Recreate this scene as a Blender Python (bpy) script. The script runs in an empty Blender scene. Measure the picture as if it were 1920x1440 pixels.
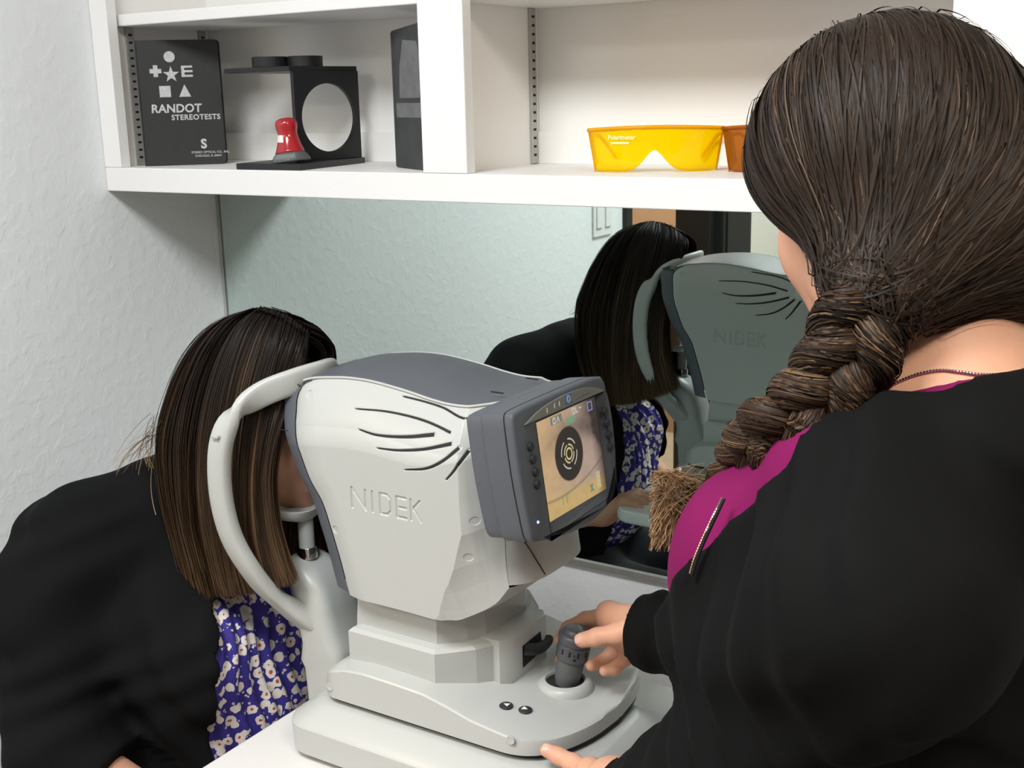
import bpy, bmesh, math, random
import numpy as np
from mathutils import Vector, Matrix
from mathutils.geometry import tessellate_polygon

random.seed(7)
RNG = np.random.default_rng(7)
SC = bpy.context.scene
COL = SC.collection

# ------------------------------------------------------------------ camera
H = 1.52                                   # eye height above the floor
FPX = 2237.52                              # focal length in pixels of the 1920-wide frame
YAW, PITCH, ROLL = 0.57206757, 0.23674639, -0.02301831
_f = np.array([-math.sin(YAW) * math.cos(PITCH), math.cos(YAW) * math.cos(PITCH), -math.sin(PITCH)])
_r0 = np.array([math.cos(YAW), math.sin(YAW), 0.0])
_u0 = np.cross(_r0, _f)
_r = _r0 * math.cos(ROLL) + _u0 * math.sin(ROLL)
_u = -_r0 * math.sin(ROLL) + _u0 * math.cos(ROLL)
cam_data = bpy.data.cameras.new('camera')
cam_data.sensor_width = 36.0
cam_data.lens = 36.0 * FPX / 1920.0
cam_data.clip_start = 0.02
cam = bpy.data.objects.new('camera', cam_data)
cam.matrix_world = Matrix(((_r[0], _u[0], -_f[0], 0), (_r[1], _u[1], -_f[1], 0), (_r[2], _u[2], -_f[2], H), (0, 0, 0, 1)))
COL.objects.link(cam)
SC.camera = cam

# ------------------------------------------------------------------ light and exposure
world = bpy.data.worlds.new('room_world')
SC.world = world
world.use_nodes = True
world.node_tree.nodes['Background'].inputs[0].default_value = (0.75, 0.8, 0.85, 1)
world.node_tree.nodes['Background'].inputs[1].default_value = 0.25
SC.view_settings.view_transform = 'Standard'
SC.view_settings.look = 'None'
SC.view_settings.gamma = 1.0
SC.view_settings.use_curve_mapping = False
SC.view_settings.exposure = -0.17
SC.cycles.adaptive_threshold = 0.02
SC.cycles.max_bounces = 7
SC.cycles.diffuse_bounces = 3
SC.cycles.glossy_bounces = 4
SC.cycles.transmission_bounces = 4

def area(name, loc, size, energy, color, rot=(0, 0, 0)):
    d = bpy.data.lights.new(name, 'AREA')
    d.shape = 'RECTANGLE'; d.size, d.size_y = size; d.energy = energy; d.color = color
    o = bpy.data.objects.new(name, d); o.location = loc; o.rotation_euler = rot
    COL.objects.link(o)
    return o
area('ceiling_panel_light', (-0.75, 0.0, 2.46), (0.6, 0.6), 42, (0.95, 0.98, 1.0))
area('ceiling_panel_light', (0.55, 0.10, 2.46), (0.6, 0.6), 25, (1.0, 0.93, 0.82))
area('ceiling_panel_light', (-1.3, -1.55, 2.46), (0.5, 0.5), 25, (1.0, 0.97, 0.93))
area('hall_light', (-2.25, -1.0, 2.4), (0.5, 0.5), 70, (1.0, 0.85, 0.68))

# ------------------------------------------------------------------ photogrammetry helper: a pixel of the photo and one known coordinate give a point
def ray(px, py):
    return _r * ((px - 960) / FPX) - _u * ((py - 720) / FPX) + _f
def at(px, py, Y=None, X=None, Z=None, D=None):
    v = ray(px, py)
    if Y is not None: t = Y / v[1]
    elif X is not None: t = X / v[0]
    elif Z is not None: t = (Z - H) / v[2]
    else: t = D / np.linalg.norm(v)
    p = v * t
    return np.array((p[0], p[1], p[2] + H))

# ------------------------------------------------------------------ materials
def _nodes(name):
    m = bpy.data.materials.new(name); m.use_nodes = True
    nt = m.node_tree
    return m, nt, nt.nodes['Principled BSDF']
def _n(nt, t, **kw):
    n = nt.nodes.new(t)
    for k, v in kw.items():
        if k in n.inputs: n.inputs[k].default_value = v
        else: setattr(n, k, v)
    return n
def mat(name, color, rough=0.5, metal=0.0, spec=0.5, bump=None, var=0.0, var_scale=30.0, emit=None, trans=0.0, ior=1.45, coat=0.0, sheen=0.0, attr=None, sss=0.0):
    """bump = list of (noise scale, distance, detail)"""
    m, nt, b = _nodes(name)
    b.inputs['Base Color'].default_value = (*color, 1)
    b.inputs['Roughness'].default_value = rough
    b.inputs['Metallic'].default_value = metal
    b.inputs['Specular IOR Level'].default_value = spec
    b.inputs['Transmission Weight'].default_value = trans
    b.inputs['IOR'].default_value = ior
    b.inputs['Coat Weight'].default_value = coat
    b.inputs['Sheen Weight'].default_value = sheen
    if sss:
        b.inputs['Subsurface Weight'].default_value = sss
        b.inputs['Subsurface Radius'].default_value = (0.012, 0.004, 0.002)
        b.inputs['Subsurface Scale'].default_value = 0.6
    tc = _n(nt, 'ShaderNodeTexCoord')
    if attr:
        a = _n(nt, 'ShaderNodeAttribute', attribute_name=attr)
        nt.links.new(a.outputs['Color'], b.inputs['Base Color'])
    elif var:
        no = _n(nt, 'ShaderNodeTexNoise', Scale=var_scale, Detail=4.0)
        nt.links.new(tc.outputs['Object'], no.inputs['Vector'])
        mx = _n(nt, 'ShaderNodeMix', data_type='RGBA')
        mx.inputs[6].default_value = (*[c * (1 - var) for c in color], 1)
        mx.inputs[7].default_value = (*[min(1, c * (1 + var)) for c in color], 1)
        nt.links.new(no.outputs['Fac'], mx.inputs[0])
        nt.links.new(mx.outputs[2], b.inputs['Base Color'])
    if bump:
        prev = None
        for sc, dist, det in bump:
            no = _n(nt, 'ShaderNodeTexNoise', Scale=sc, Detail=det)
            nt.links.new(tc.outputs['Object'], no.inputs['Vector'])
            bp = _n(nt, 'ShaderNodeBump', Strength=1.0, Distance=dist)
            nt.links.new(no.outputs['Fac'], bp.inputs['Height'])
            if prev: nt.links.new(prev.outputs['Normal'], bp.inputs['Normal'])
            prev = bp
        nt.links.new(prev.outputs['Normal'], b.inputs['Normal'])
    if emit:
        b.inputs['Emission Color'].default_value = (*emit[0], 1)
        b.inputs['Emission Strength'].default_value = emit[1]
    return m

def wall_mat(name, color, strength=1.0):
    """knock-down plaster: flattened raised blobs on a fine orange-peel ground"""
    m, nt, b = _nodes(name)
    b.inputs['Base Color'].default_value = (*color, 1)
    b.inputs['Roughness'].default_value = 0.62
    b.inputs['Specular IOR Level'].default_value = 0.35
    tc = _n(nt, 'ShaderNodeTexCoord')
    n1 = _n(nt, 'ShaderNodeTexNoise', Scale=42.0, Detail=4.0, Roughness=0.5, Distortion=0.35)
    nt.links.new(tc.outputs['Object'], n1.inputs['Vector'])
    ramp = _n(nt, 'ShaderNodeValToRGB')
    ramp.color_ramp.elements[0].position = 0.47; ramp.color_ramp.elements[1].position = 0.62
    nt.links.new(n1.outputs['Fac'], ramp.inputs['Fac'])
    b1 = _n(nt, 'ShaderNodeBump', Strength=0.30 * strength, Distance=0.0013)
    nt.links.new(ramp.outputs['Color'], b1.inputs['Height'])
    n2 = _n(nt, 'ShaderNodeTexNoise', Scale=120.0, Detail=3.0)
    nt.links.new(tc.outputs['Object'], n2.inputs['Vector'])
    b2 = _n(nt, 'ShaderNodeBump', Strength=0.5 * strength, Distance=0.0007)
    nt.links.new(n2.outputs['Fac'], b2.inputs['Height'])
    nt.links.new(b1.outputs['Normal'], b2.inputs['Normal'])
    nt.links.new(b2.outputs['Normal'], b.inputs['Normal'])
    return m

def clear_mat(name, tint, diffuse, mix, rough=0.05):
    """tinted clear plastic: what passes through is tinted, the rest is gloss and body colour"""
    m, nt, b = _nodes(name)
    b.inputs['Base Color'].default_value = (*diffuse, 1)
    b.inputs['Roughness'].default_value = rough
    tr = _n(nt, 'ShaderNodeBsdfTransparent'); tr.inputs['Color'].default_value = (*tint, 1)
    mx = _n(nt, 'ShaderNodeMixShader'); mx.inputs[0].default_value = mix
    nt.links.new(b.outputs[0], mx.inputs[1]); nt.links.new(tr.outputs[0], mx.inputs[2])
    nt.links.new(mx.outputs[0], nt.nodes['Material Output'].inputs['Surface'])
    return m

M = {}
M['wall'] = wall_mat('plaster_pale_blue_grey', (0.845, 0.875, 0.90))
M['wall_cream'] = wall_mat('plaster_cream', (0.93, 0.90, 0.82), 0.7)
M['hall_brown'] = mat('hall_paint_tan', (0.36, 0.24, 0.165), 0.7)
M['hall_tan'] = mat('hall_paint_light_tan', (0.62, 0.42, 0.29), 0.7)
M['wall_warm'] = wall_mat('plaster_warm_grey', (0.42, 0.39, 0.35), 0.7)
M['black_paint'] = mat('black_door_paint', (0.012, 0.013, 0.013), 0.45, var=0.3, var_scale=12)
M['floor'] = mat('floor_vinyl', (0.34, 0.31, 0.27), 0.5, var=0.2, var_scale=8, bump=[(60, 0.0005, 3)])
M['ceiling'] = mat('ceiling_paint', (0.72, 0.72, 0.70), 0.8, bump=[(120, 0.001, 4)])
M['cab'] = mat('cabinet_white_paint', (0.90, 0.895, 0.885), 0.42, bump=[(160, 0.00025, 3), (18, 0.0006, 2)])
M['cab_in'] = mat('cabinet_inner_paint', (0.93, 0.915, 0.885), 0.5, bump=[(120, 0.0005, 3), (22, 0.0008, 2)])
M['mirror'] = mat('mirror_silver', (0.73, 0.825, 0.795), 0.012, metal=1.0)
M['zinc'] = mat('zinc_steel', (0.50, 0.50, 0.48), 0.42, metal=0.75, var=0.15, var_scale=60)
M['chrome'] = mat('chrome', (0.75, 0.75, 0.75), 0.12, metal=1.0)
M['slot'] = mat('dark_slot', (0.01, 0.01, 0.01), 0.8)
M['black_card'] = mat('black_card', (0.022, 0.023, 0.024), 0.55, var=0.25, var_scale=200, bump=[(600, 0.0001, 2)])
M['page'] = mat('page_paper', (0.72, 0.72, 0.70), 0.8)
M['silver_print'] = mat('silver_print', (0.55, 0.56, 0.57), 0.5, var=0.35, var_scale=260)
M['black_plastic'] = mat('black_plastic', (0.016, 0.016, 0.017), 0.38, bump=[(900, 0.00008, 2)])
M['red_plastic'] = mat('red_plastic', (0.42, 0.016, 0.022), 0.18, coat=0.5)
M['sticker'] = mat('paper_sticker', (0.85, 0.84, 0.80), 0.6)
M['clear_plastic'] = clear_mat('clear_plastic_dome', (0.62, 0.65, 0.66), (0.30, 0.32, 0.33), 0.62)
M['yellow_lens'] = clear_mat('yellow_lens', (1.0, 0.84, 0.03), (1.0, 0.72, 0.0), 0.70)
M['yellow_rim'] = clear_mat('orange_rim', (1.0, 0.66, 0.0), (0.95, 0.50, 0.0), 0.45)
M['amber_lens'] = clear_mat('amber_lens', (0.78, 0.40, 0.05), (0.42, 0.17, 0.012), 0.6)
M['pale_print'] = mat('pale_print', (1.0, 0.86, 0.45), 0.5)
M['box_card'] = mat('worn_dark_card', (0.05, 0.053, 0.055), 0.6, var=0.5, var_scale=30)
M['box_print'] = mat('grey_box_print', (0.17, 0.175, 0.175), 0.55, var=0.35, var_scale=45)
M['torn_paper'] = mat('torn_paper', (0.62, 0.55, 0.40), 0.8, var=0.2, var_scale=60)
M['table'] = mat('white_laminate', (0.66, 0.65, 0.635), 0.38, var=0.04, var_scale=350, bump=[(500, 0.00012, 2)])
M['table_edge'] = mat('grey_edge_band', (0.62, 0.64, 0.63), 0.4)
M['grey_metal'] = mat('painted_grey_metal', (0.42, 0.43, 0.43), 0.4)
M['inst_white'] = mat('instrument_white', (0.435, 0.447, 0.432), 0.34, bump=[(900, 0.00005, 2)])
M['inst_grey'] = mat('instrument_slate_grey', (0.088, 0.097, 0.113), 0.46, bump=[(1200, 0.0001, 2)])
M['inst_dark'] = mat('instrument_dark', (0.022, 0.026, 0.030), 0.45)
M['inst_seam'] = mat('seam_black', (0.008, 0.008, 0.009), 0.7)
M['knob_grey'] = mat('joystick_grey', (0.085, 0.088, 0.10), 0.36, var=0.2, var_scale=120)
M['rubber'] = mat('joystick_rubber', (0.10, 0.105, 0.108), 0.6, bump=[(700, 0.0002, 3)])
M['badge'] = mat('badge_champagne', (0.30, 0.30, 0.275), 0.28, metal=0.6)
M['blue_print'] = mat('blue_badge', (0.03, 0.16, 0.42), 0.35)
M['led'] = mat('blue_led', (0.02, 0.05, 0.2), 0.2, emit=((0.15, 0.35, 1.0), 6.0))
M['grey_print'] = mat('grey_print', (0.20, 0.205, 0.20), 0.6)
M['white_print'] = mat('white_print', (0.75, 0.75, 0.73), 0.5)
M['switch'] = mat('switch_white', (0.82, 0.83, 0.83), 0.35)

# ------------------------------------------------------------------ object helpers
def link(name, me, material=None, parent=None, smooth=False, kind=None):
    o = bpy.data.objects.new(name, me)
    COL.objects.link(o)
    if material is not None:
        for mm in (material if isinstance(material, (list, tuple)) else [material]):
            me.materials.append(mm)
    if smooth: me.shade_smooth()
    if parent is not None: o.parent = parent
    if kind: o['kind'] = kind
    return o
def tag(o, label, cat=None, group=None, kind=None):
    o['label'] = label
    if cat: o['category'] = cat
    if group: o['group'] = group
    if kind: o['kind'] = kind
    return o
def thing(name, label, cat, loc=(0, 0, 0), group=None):
    o = bpy.data.objects.new(name, None); COL.objects.link(o)
    o.empty_display_size = 0.05
    tag(o, label, cat, group)
    o['_base'] = tuple(loc)
    return o
def settle():
    """move every Empty to its thing's base, keeping the parts where they stand"""
    for o in list(COL.objects):
        if o.type == 'EMPTY' and '_base' in o.keys():
            b = Vector(o['_base']); del o['_base']
            o.location = b
            for c in o.children: c.location = Vector(c.location) - b
def struct(name, me, material, label=None, parent=None):
    o = link(name, me, material, parent)
    if parent is None: o['kind'] = 'structure'
    if label: o['label'] = label
    return o

def mesh(verts, faces, smooth_angle=None):
    me = bpy.data.meshes.new('m')
    me.from_pydata([tuple(map(float, v)) for v in verts], [], [tuple(int(i) for i in f) for f in faces])
    me.validate(); me.update()
    return me
def np_mesh(V, F):
    """fast mesh from arrays: V (n,3), F (m,k) with k = 3 or 4"""
    V = np.asarray(V, np.float32); F = np.asarray(F, np.int32)
    me = bpy.data.meshes.new('m')
    k = F.shape[1]
    me.vertices.add(len(V)); me.vertices.foreach_set('co', V.ravel())
    me.loops.add(F.size); me.loops.foreach_set('vertex_index', F.ravel())
    me.polygons.add(len(F))
    me.polygons.foreach_set('loop_start', np.arange(0, F.size, k, dtype=np.int32))
    me.update(calc_edges=True); me.validate()
    return me
def fix_normals(me):
    bm = bmesh.new(); bm.from_mesh(me)
    bmesh.ops.recalc_face_normals(bm, faces=bm.faces)
    bm.to_mesh(me); bm.free()
    return me
def box(x0, x1, y0, y1, z0, z1, bev=0.0, seg=2):
    bm = bmesh.new()
    bmesh.ops.create_cube(bm, size=1.0)
    for v in bm.verts:
        v.co = Vector(((x0 + x1) / 2 + v.co.x * (x1 - x0), (y0 + y1) / 2 + v.co.y * (y1 - y0), (z0 + z1) / 2 + v.co.z * (z1 - z0)))
    if bev: bmesh.ops.bevel(bm, geom=bm.edges[:], offset=bev, segments=seg, affect='EDGES', profile=0.5)
    me = bpy.data.meshes.new('m'); bm.to_mesh(me); bm.free()
    return me
def frame_mat(origin, ax, ay, az):
    return Matrix(((ax[0], ay[0], az[0], origin[0]), (ax[1], ay[1], az[1], origin[1]), (ax[2], ay[2], az[2], origin[2]), (0, 0, 0, 1)))
def prism(outline, h0, h1, bev=0.0, holes=(), M4=None, seg=2):
    """outline in local XY, extruded along local Z"""
    loops = [list(outline)] + [list(h) for h in holes]
    pts = [p for l in loops for p in l]
    tris = tessellate_polygon([[Vector((p[0], p[1], 0)) for p in l] for l in loops])
    n = len(pts)
    V = [(p[0], p[1], h0) for p in pts] + [(p[0], p[1], h1) for p in pts]
    F = [tuple(reversed(t)) for t in tris] + [tuple(i + n for i in t) for t in tris]
    s = 0
    for l in loops:
        k = len(l)
        for i in range(k):
            a, b = s + i, s + (i + 1) % k
            F.append((a, b, b + n, a + n))
        s += k
    me = mesh(V, F)
    fix_normals(me)
    bm = bmesh.new(); bm.from_mesh(me)
    bmesh.ops.dissolve_limit(bm, angle_limit=0.01, verts=bm.verts, edges=bm.edges)
    if bev:
        es = [e for e in bm.edges if len(e.link_faces) == 2 and abs(e.verts[0].co.z - e.verts[1].co.z) < 1e-6 and e.calc_face_angle(0) > 0.8]
        bmesh.ops.bevel(bm, geom=es, offset=bev, segments=seg, affect='EDGES', profile=0.5)
    if M4 is not None: bm.transform(M4)
    bm.to_mesh(me); bm.free()
    return me
def rrect(x0, x1, y0, y1, r, n=5):
    out = []
    for cx, cy, a in ((x1 - r, y1 - r, 0), (x0 + r, y1 - r, 90), (x0 + r, y0 + r, 180), (x1 - r, y0 + r, 270)):
        for i in range(n + 1):
            t = math.radians(a + 90 * i / n)
            out.append((cx + r * math.cos(t), cy + r * math.sin(t)))
    return out
def disc_pts(cx, cy, rx, ry=None, n=32):
    ry = ry or rx
    return [(cx + rx * math.cos(2 * math.pi * i / n), cy + ry * math.sin(2 * math.pi * i / n)) for i in range(n)]
def grid_faces(nu, nv, wrap_u=False, wrap_v=False):
    iu = np.arange(nu if wrap_u else nu - 1); iv = np.arange(nv if wrap_v else nv - 1)
    a, b = np.meshgrid(iu, iv, indexing='ij')
    a2, b2 = (a + 1) % nu, (b + 1) % nv
    return np.stack([a * nv + b, a2 * nv + b, a2 * nv + b2, a * nv + b2], -1).reshape(-1, 4)
def loft(rings, cap=True, closed=True):
    """rings: (k, n, 3); n points around each"""
    R = np.asarray(rings, float); k, n, _ = R.shape
    V = R.reshape(-1, 3).tolist(); F = grid_faces(k, n, False, closed).tolist()
    if cap and closed:
        for r, s in ((0, 1), (k - 1, -1)):
            c = len(V); V.append(R[r].mean(0).tolist())
            for i in range(n):
                a, b = r * n + i, r * n + (i + 1) % n
                F.append((c, b, a) if s > 0 else (c, a, b))
    me = mesh(V, F)
    return fix_normals(me)
def lathe(profile, origin=(0, 0, 0), axis=(0, 0, 1), n=32, squash=None, cap=True):
    """profile: list of (radius, height)"""
    az = Vector(axis).normalized()
    ax = az.orthogonal().normalized(); ay = az.cross(ax)
    rings = []
    for r, h in profile:
        rings.append([tuple(Vector(origin) + az * h + (ax * math.cos(2 * math.pi * i / n) + ay * math.sin(2 * math.pi * i / n)) * max(r, 1e-5)) for i in range(n)])
    return loft(rings, cap)
def smooth_path(pts, n):
    """Catmull-Rom through control points, n samples"""
    P = np.asarray(pts, float)
    if len(P) == 2: 
        t = np.linspace(0, 1, n)[:, None]; return P[0] * (1 - t) + P[1] * t
    E = np.vstack([2 * P[0] - P[1], P, 2 * P[-1] - P[-2]])
    seg = np.linalg.norm(np.diff(P[:, :3], axis=0), axis=1); cum = np.r_[0, np.cumsum(seg)] / max(seg.sum(), 1e-9)
    t = np.linspace(0, 1, n); k = np.clip(np.searchsorted(cum, t, 'right') - 1, 0, len(P) - 2)
    w = ((t - cum[k]) / np.maximum(cum[k + 1] - cum[k], 1e-9))[:, None]
    p0, p1, p2, p3 = E[k], E[k + 1], E[k + 2], E[k + 3]
    return 0.5 * (2 * p1 + (p2 - p0) * w + (2 * p0 - 5 * p1 + 4 * p2 - p3) * w ** 2 + (3 * p1 - p0 - 3 * p2 + p3) * w ** 3)
def tube(path, radius, n=8, wide=None, cap=True, power=1.0):
    """sweep: path (k,3), radius scalar or (k,); wide: optional (k,3) directions and (k,2) radii"""
    P = np.asarray(path, float); k = len(P)
    T = np.gradient(P, axis=0); T /= np.linalg.norm(T, axis=1)[:, None] + 1e-12
    if wide is not None:
        A = np.asarray(wide[0], float); A = A - (A * T).sum(1)[:, None] * T; A /= np.linalg.norm(A, axis=1)[:, None]
        ra, rb = np.asarray(wide[1], float).T
    else:
        A = np.zeros_like(P)
        a = np.array((0, 0, 1.0)) if abs(T[0][2]) < 0.9 else np.array((1.0, 0, 0))
        for i in range(k):
            a = a - a.dot(T[i]) * T[i]; a /= np.linalg.norm(a) + 1e-12; A[i] = a
        ra = rb = np.broadcast_to(np.asarray(radius, float), (k,))
    B = np.cross(T, A)
    th = np.arange(n) * 2 * np.pi / n
    c, s = np.cos(th), np.sin(th)
    c = np.sign(c) * np.abs(c) ** power; s = np.sign(s) * np.abs(s) ** power
    R = P[:, None] + A[:, None] * (c[None] * ra[:, None])[..., None] + B[:, None] * (s[None] * rb[:, None])[..., None]
    return loft(R, cap)
def join_meshes(ms):
    bm = bmesh.new()
    for m in ms: bm.from_mesh(m)
    me = bpy.data.meshes.new('m'); bm.to_mesh(me); bm.free()
    return me
def text_mesh(body, size, M4, depth=0.0003, align='LEFT', offset=0.0, spacing=1.0, shear=0.0):
    c = bpy.data.curves.new('t', 'FONT'); c.body = body; c.size = size; c.extrude = depth; c.align_x = align
    c.offset = offset; c.space_character = spacing; c.shear = shear; c.resolution_u = 3
    o = bpy.data.objects.new('t', c); COL.objects.link(o)
    dg = bpy.context.evaluated_depsgraph_get()
    me = bpy.data.meshes.new_from_object(o.evaluated_get(dg))
    bpy.data.objects.remove(o); bpy.data.curves.remove(c)
    me.transform(M4)
    me.materials.clear()
    return me
def smooth_by_angle(o, deg=35):
    me = o.data
    me.shade_smooth()
    try: me.set_sharp_from_angle(angle=math.radians(deg))
    except Exception: pass
    return o
# ================================================================== the room
XL, YW, YM = -1.692, 1.622, 1.615         # left wall, back wall, mirror face
YB, XR, ZC = -2.2, 1.5, 2.5               # wall behind the camera, right wall, ceiling
D0, D1 = -0.055, -0.72                    # doorway in the left wall, beside the camera
struct('floor', box(-4.0, XR + 0.1, YB - 0.1, YW + 0.1, -0.06, 0.0), M['floor'])
struct('ceiling', box(-4.0, XR + 0.1, YB - 0.1, YW + 0.1, ZC, ZC + 0.06), M['ceiling'])
struct('wall_back', box(XL - 0.1, XR + 0.1, YW, YW + 0.1, 0, ZC), M['wall'])
struct('wall_left', join_meshes([box(XL - 0.1, XL, D0, YW, 0, ZC), box(XL - 0.1, XL, D1, D0, 2.05, ZC)]), M['wall'])
struct('wall_left_rear', box(XL - 0.1, XL, YB, D1, 0, ZC), M['wall_cream'])
struct('wall_right', box(XR, XR + 0.1, YB, YW, 0, ZC), M['wall_warm'])
struct('wall_rear', box(XL - 0.1, XR + 0.1, YB - 0.1, YB, 0, ZC), M['wall_warm'])
# doorway with black frame and a black door standing open against the wall; tan hall beyond
struct('trim_1', box(XL - 0.12, XL + 0.012, D0 - 0.035, D0 + 0.012, 0, 2.06, 0.003), M['black_paint'])
struct('trim_2', box(XL - 0.12, XL + 0.012, D1 - 0.012, D1 + 0.035, 0, 2.06, 0.003), M['black_paint'])
d1 = struct('door_1', box(XL + 0.004, XL + 0.044, -1.0, D1 - 0.014, 0.01, 2.05, 0.003), M['black_paint'])
struct('door_panel', box(XL + 0.044, XL + 0.049, -0.96, -0.76, 0.2, 1.9, 0.004), M['black_paint'], parent=d1)
struct('wall_hall', box(-3.05, -2.95, -2.2, 1.0, 0, ZC), M['hall_brown'])
struct('wall_hall_return', box(-2.95, -2.167, -1.70, -1.60, 0, ZC), M['hall_brown'])
struct('wall_hall_end', box(-2.95, XL - 0.1, 0.6, 0.7, 0, ZC), M['hall_brown'])
struct('wall_hall_rear', box(-2.95, XL - 0.1, -2.2, -2.1, 0, ZC), M['hall_tan'])
# mirror glass with its steel channel
mi = thing('mirror', 'wide frameless wall mirror hung under the white cabinet', 'mirror', (-0.8, YM, 0.768))
link('glass', box(-1.6905, 0.6, YM, YW - 0.0005, H - 0.7515, H - 0.128), M['mirror'], mi)
link('bottom_channel', box(-1.69, 0.6, YM - 0.004, YW - 0.0002, H - 0.7585, H - 0.7475, 0.0012), M['zinc'], mi)
link('side_channel', box(-1.6915, -1.6875, YM - 0.004, YM - 0.0004, H - 0.7475, H - 0.145, 0.0008), M['grey_metal'], mi)
# light switch by the doorway
sw = thing('light_switch', 'white double rocker light switch plate beside the doorway, seen in mirror', 'switch', (XL, 0.093, H - 0.41))
link('plate', box(XL + 0.0005, XL + 0.007, 0.036, 0.150, H - 0.41, H - 0.295, 0.002), M['switch'], sw)
for yy in (0.066, 0.120):
    link('rocker', box(XL + 0.006, XL + 0.012, yy - 0.0165, yy + 0.0165, H - 0.385, H - 0.320, 0.002), M['switch'], sw)

# ================================================================== wall cabinet
YF = 1.365                                 # front of the face frame
YFB = YF + 0.0205
ZB, ZT = H - 0.142, H + 0.62
ZS = H - 0.1025                            # shelf floor
cab = thing('wall_cabinet', 'long white painted open wall cabinet above the mirror', 'cabinet', (-0.8, YW, ZB))
def cp(name, me, m='cab'): return link(name, me, M[m], cab)
cp('bottom_rail', box(XL + 0.0005, 0.6, YF, YFB, ZB, ZS, 0.0015))
cp('top_rail', box(XL + 0.0005, 0.6, YF, YFB, H + 0.56, ZT, 0.0015))
stiles = [(XL + 0.0005, -1.6504), (-1.0190, -0.9440), (-0.3135, -0.2385), (0.395, 0.47)]
for a, b in stiles: cp('stile', box(a, b, YF - 0.0006, YFB, ZS, H + 0.56, 0.0015))
panels = [(XL + 0.0005, -1.673), (-0.9935, -0.975), (-0.285, -0.2665), (0.42, 0.44)]
for a, b in panels: cp('side_panel', box(a, b, YFB, YW - 0.001, ZB + 0.004, ZT), 'cab_in')
for (a, b), (c, d) in zip(panels[:-1], panels[1:]):
    cp('bottom_board', box(b, c, YFB, YW - 0.001, ZS - 0.019, ZS), 'cab_in')
    cp('back_board', box(b, c, 1.607, YW - 0.001, ZS, ZT), 'cab_in')
    cp('cleat', box(b, c, 1.600, 1.607, ZS, ZS + 0.0485, 0.001), 'cab_in')
    cp('shelf_board', box(b + 0.001, c - 0.001, YFB + 0.006, 1.6065, H + 0.1268, H + 0.1455, 0.002), 'cab')
def standard(x, y, name='shelf_standard'):
    s = cp(name, box(x, x + 0.0042, y - 0.008, y + 0.008, ZS + 0.001, H + 0.1262, 0.0007), 'zinc')
    ms = [box(x + 0.0040, x + 0.0046, y - 0.0035, y + 0.0035, z - 0.0018, z + 0.0018) for z in np.arange(ZS + 0.014, H + 0.115, 0.0127)]
    k = link('slot', join_meshes(ms), M['slot'], s, kind='stuff')
    return s
standard(-1.673, 1.425); standard(-1.673, 1.589); standard(-0.975, 1.589)

# ================================================================== things on the shelf
def upright_frame(p0, p1):
    """local X along p0->p1 on the shelf, local Y up, local Z towards the room"""
    d = Vector((p1[0] - p0[0], p1[1] - p0[1], 0)); L = d.length; d.normalize()
    up = Vector((0, 0, 1)); nz = d.cross(up)
    return frame_mat((p0[0], p0[1], ZS), d, up, nz), L
# black stereo-test book, standing, cover towards the room
B4, BL = upright_frame((-1.6345, 1.4035), (-1.5375, 1.4965))
BH = 0.2065
book = thing('test_book', 'black stereotest book with silver printing, standing at the left end of shelf', 'book', (-1.585, 1.46, ZS))
cov = rrect(0, BL, 0.0005, BH, 0.006, 3)
link('front_cover', prism(cov, -0.0022, 0.0, 0.0005, M4=B4), M['black_card'], book)
link('back_cover', prism([(x + 0.002, y) for x, y in cov], -0.0145, -0.0123, 0.0005, M4=B4), M['black_card'], book)
link('spine', prism([(-0.0008, 0.0005), (0.003, 0.0005), (0.003, BH), (-0.0008, BH)], -0.0145, 0.0, 0.0006, M4=B4), M['black_card'], book)
link('pages', prism([(0.003, 0.004), (BL - 0.001, 0.004), (BL - 0.001, BH - 0.004), (0.003, BH - 0.004)], -0.0095, -0.0035, M4=B4), M['page'], book)
fc = [c for c in book.children if c.name.startswith('front_cover')][0]
def bm4(fx, fy, z=0.00005): return B4 @ Matrix.Translation((fx * BL, fy * BH, z))
def printed(name, me): return link(name, me, M['silver_print'], fc)
printed('printed_disc', prism(disc_pts(0, 0, 0.0090, n=28), 0, 0.0003, M4=bm4(0.40, 0.868)))
cr = 0.0036; ce = 0.0095
printed('printed_cross', prism([(-cr, -ce), (cr, -ce), (cr, -cr), (ce, -cr), (ce, cr), (cr, cr), (cr, ce), (-cr, ce), (-cr, cr), (-ce, cr), (-ce, -cr), (-cr, -cr)], 0, 0.0003, M4=bm4(0.220, 0.757)))
star = []
for i in range(10):
    a = math.radians(90 + 36 * i); r = 0.0138 if i % 2 == 0 else 0.0055
    star.append((r * math.cos(a), r * math.sin(a)))
printed('printed_star', prism(star, 0, 0.0003, M4=bm4(0.405, 0.728)))
e = 0.0092
printed('printed_letter', prism([(-e, -e), (e, -e), (e, -e * .62), (-e * .45, -e * .62), (-e * .45, -e * .18), (e, -e * .18), (e, e * .2), (-e * .45, e * .2), (-e * .45, e * .62), (e, e * .62), (e, e), (-e, e)], 0, 0.0003, M4=bm4(0.60, 0.752)))
printed('printed_square', prism([(-.0092, -.0092), (.0092, -.0092), (.0092, .0092), (-.0092, .0092)], 0, 0.0003, M4=bm4(0.315, 0.595)))
printed('printed_triangle', prism([(-.0098, -.0092), (.0098, -.0092), (0, .0112)], 0, 0.0003, M4=bm4(0.555, 0.595)))
printed('title_lettering', text_mesh('RANDOT', 0.0192, bm4(0.125, 0.428), offset=0.00055, spacing=1.03, shear=0.06))
printed('title_lettering', text_mesh('STEREOTESTS', 0.0122, bm4(0.365, 0.367), offset=0.00035, spacing=1.10))
printed('trade_mark', text_mesh('TM', 0.0035, bm4(0.69, 0.475)))
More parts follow.
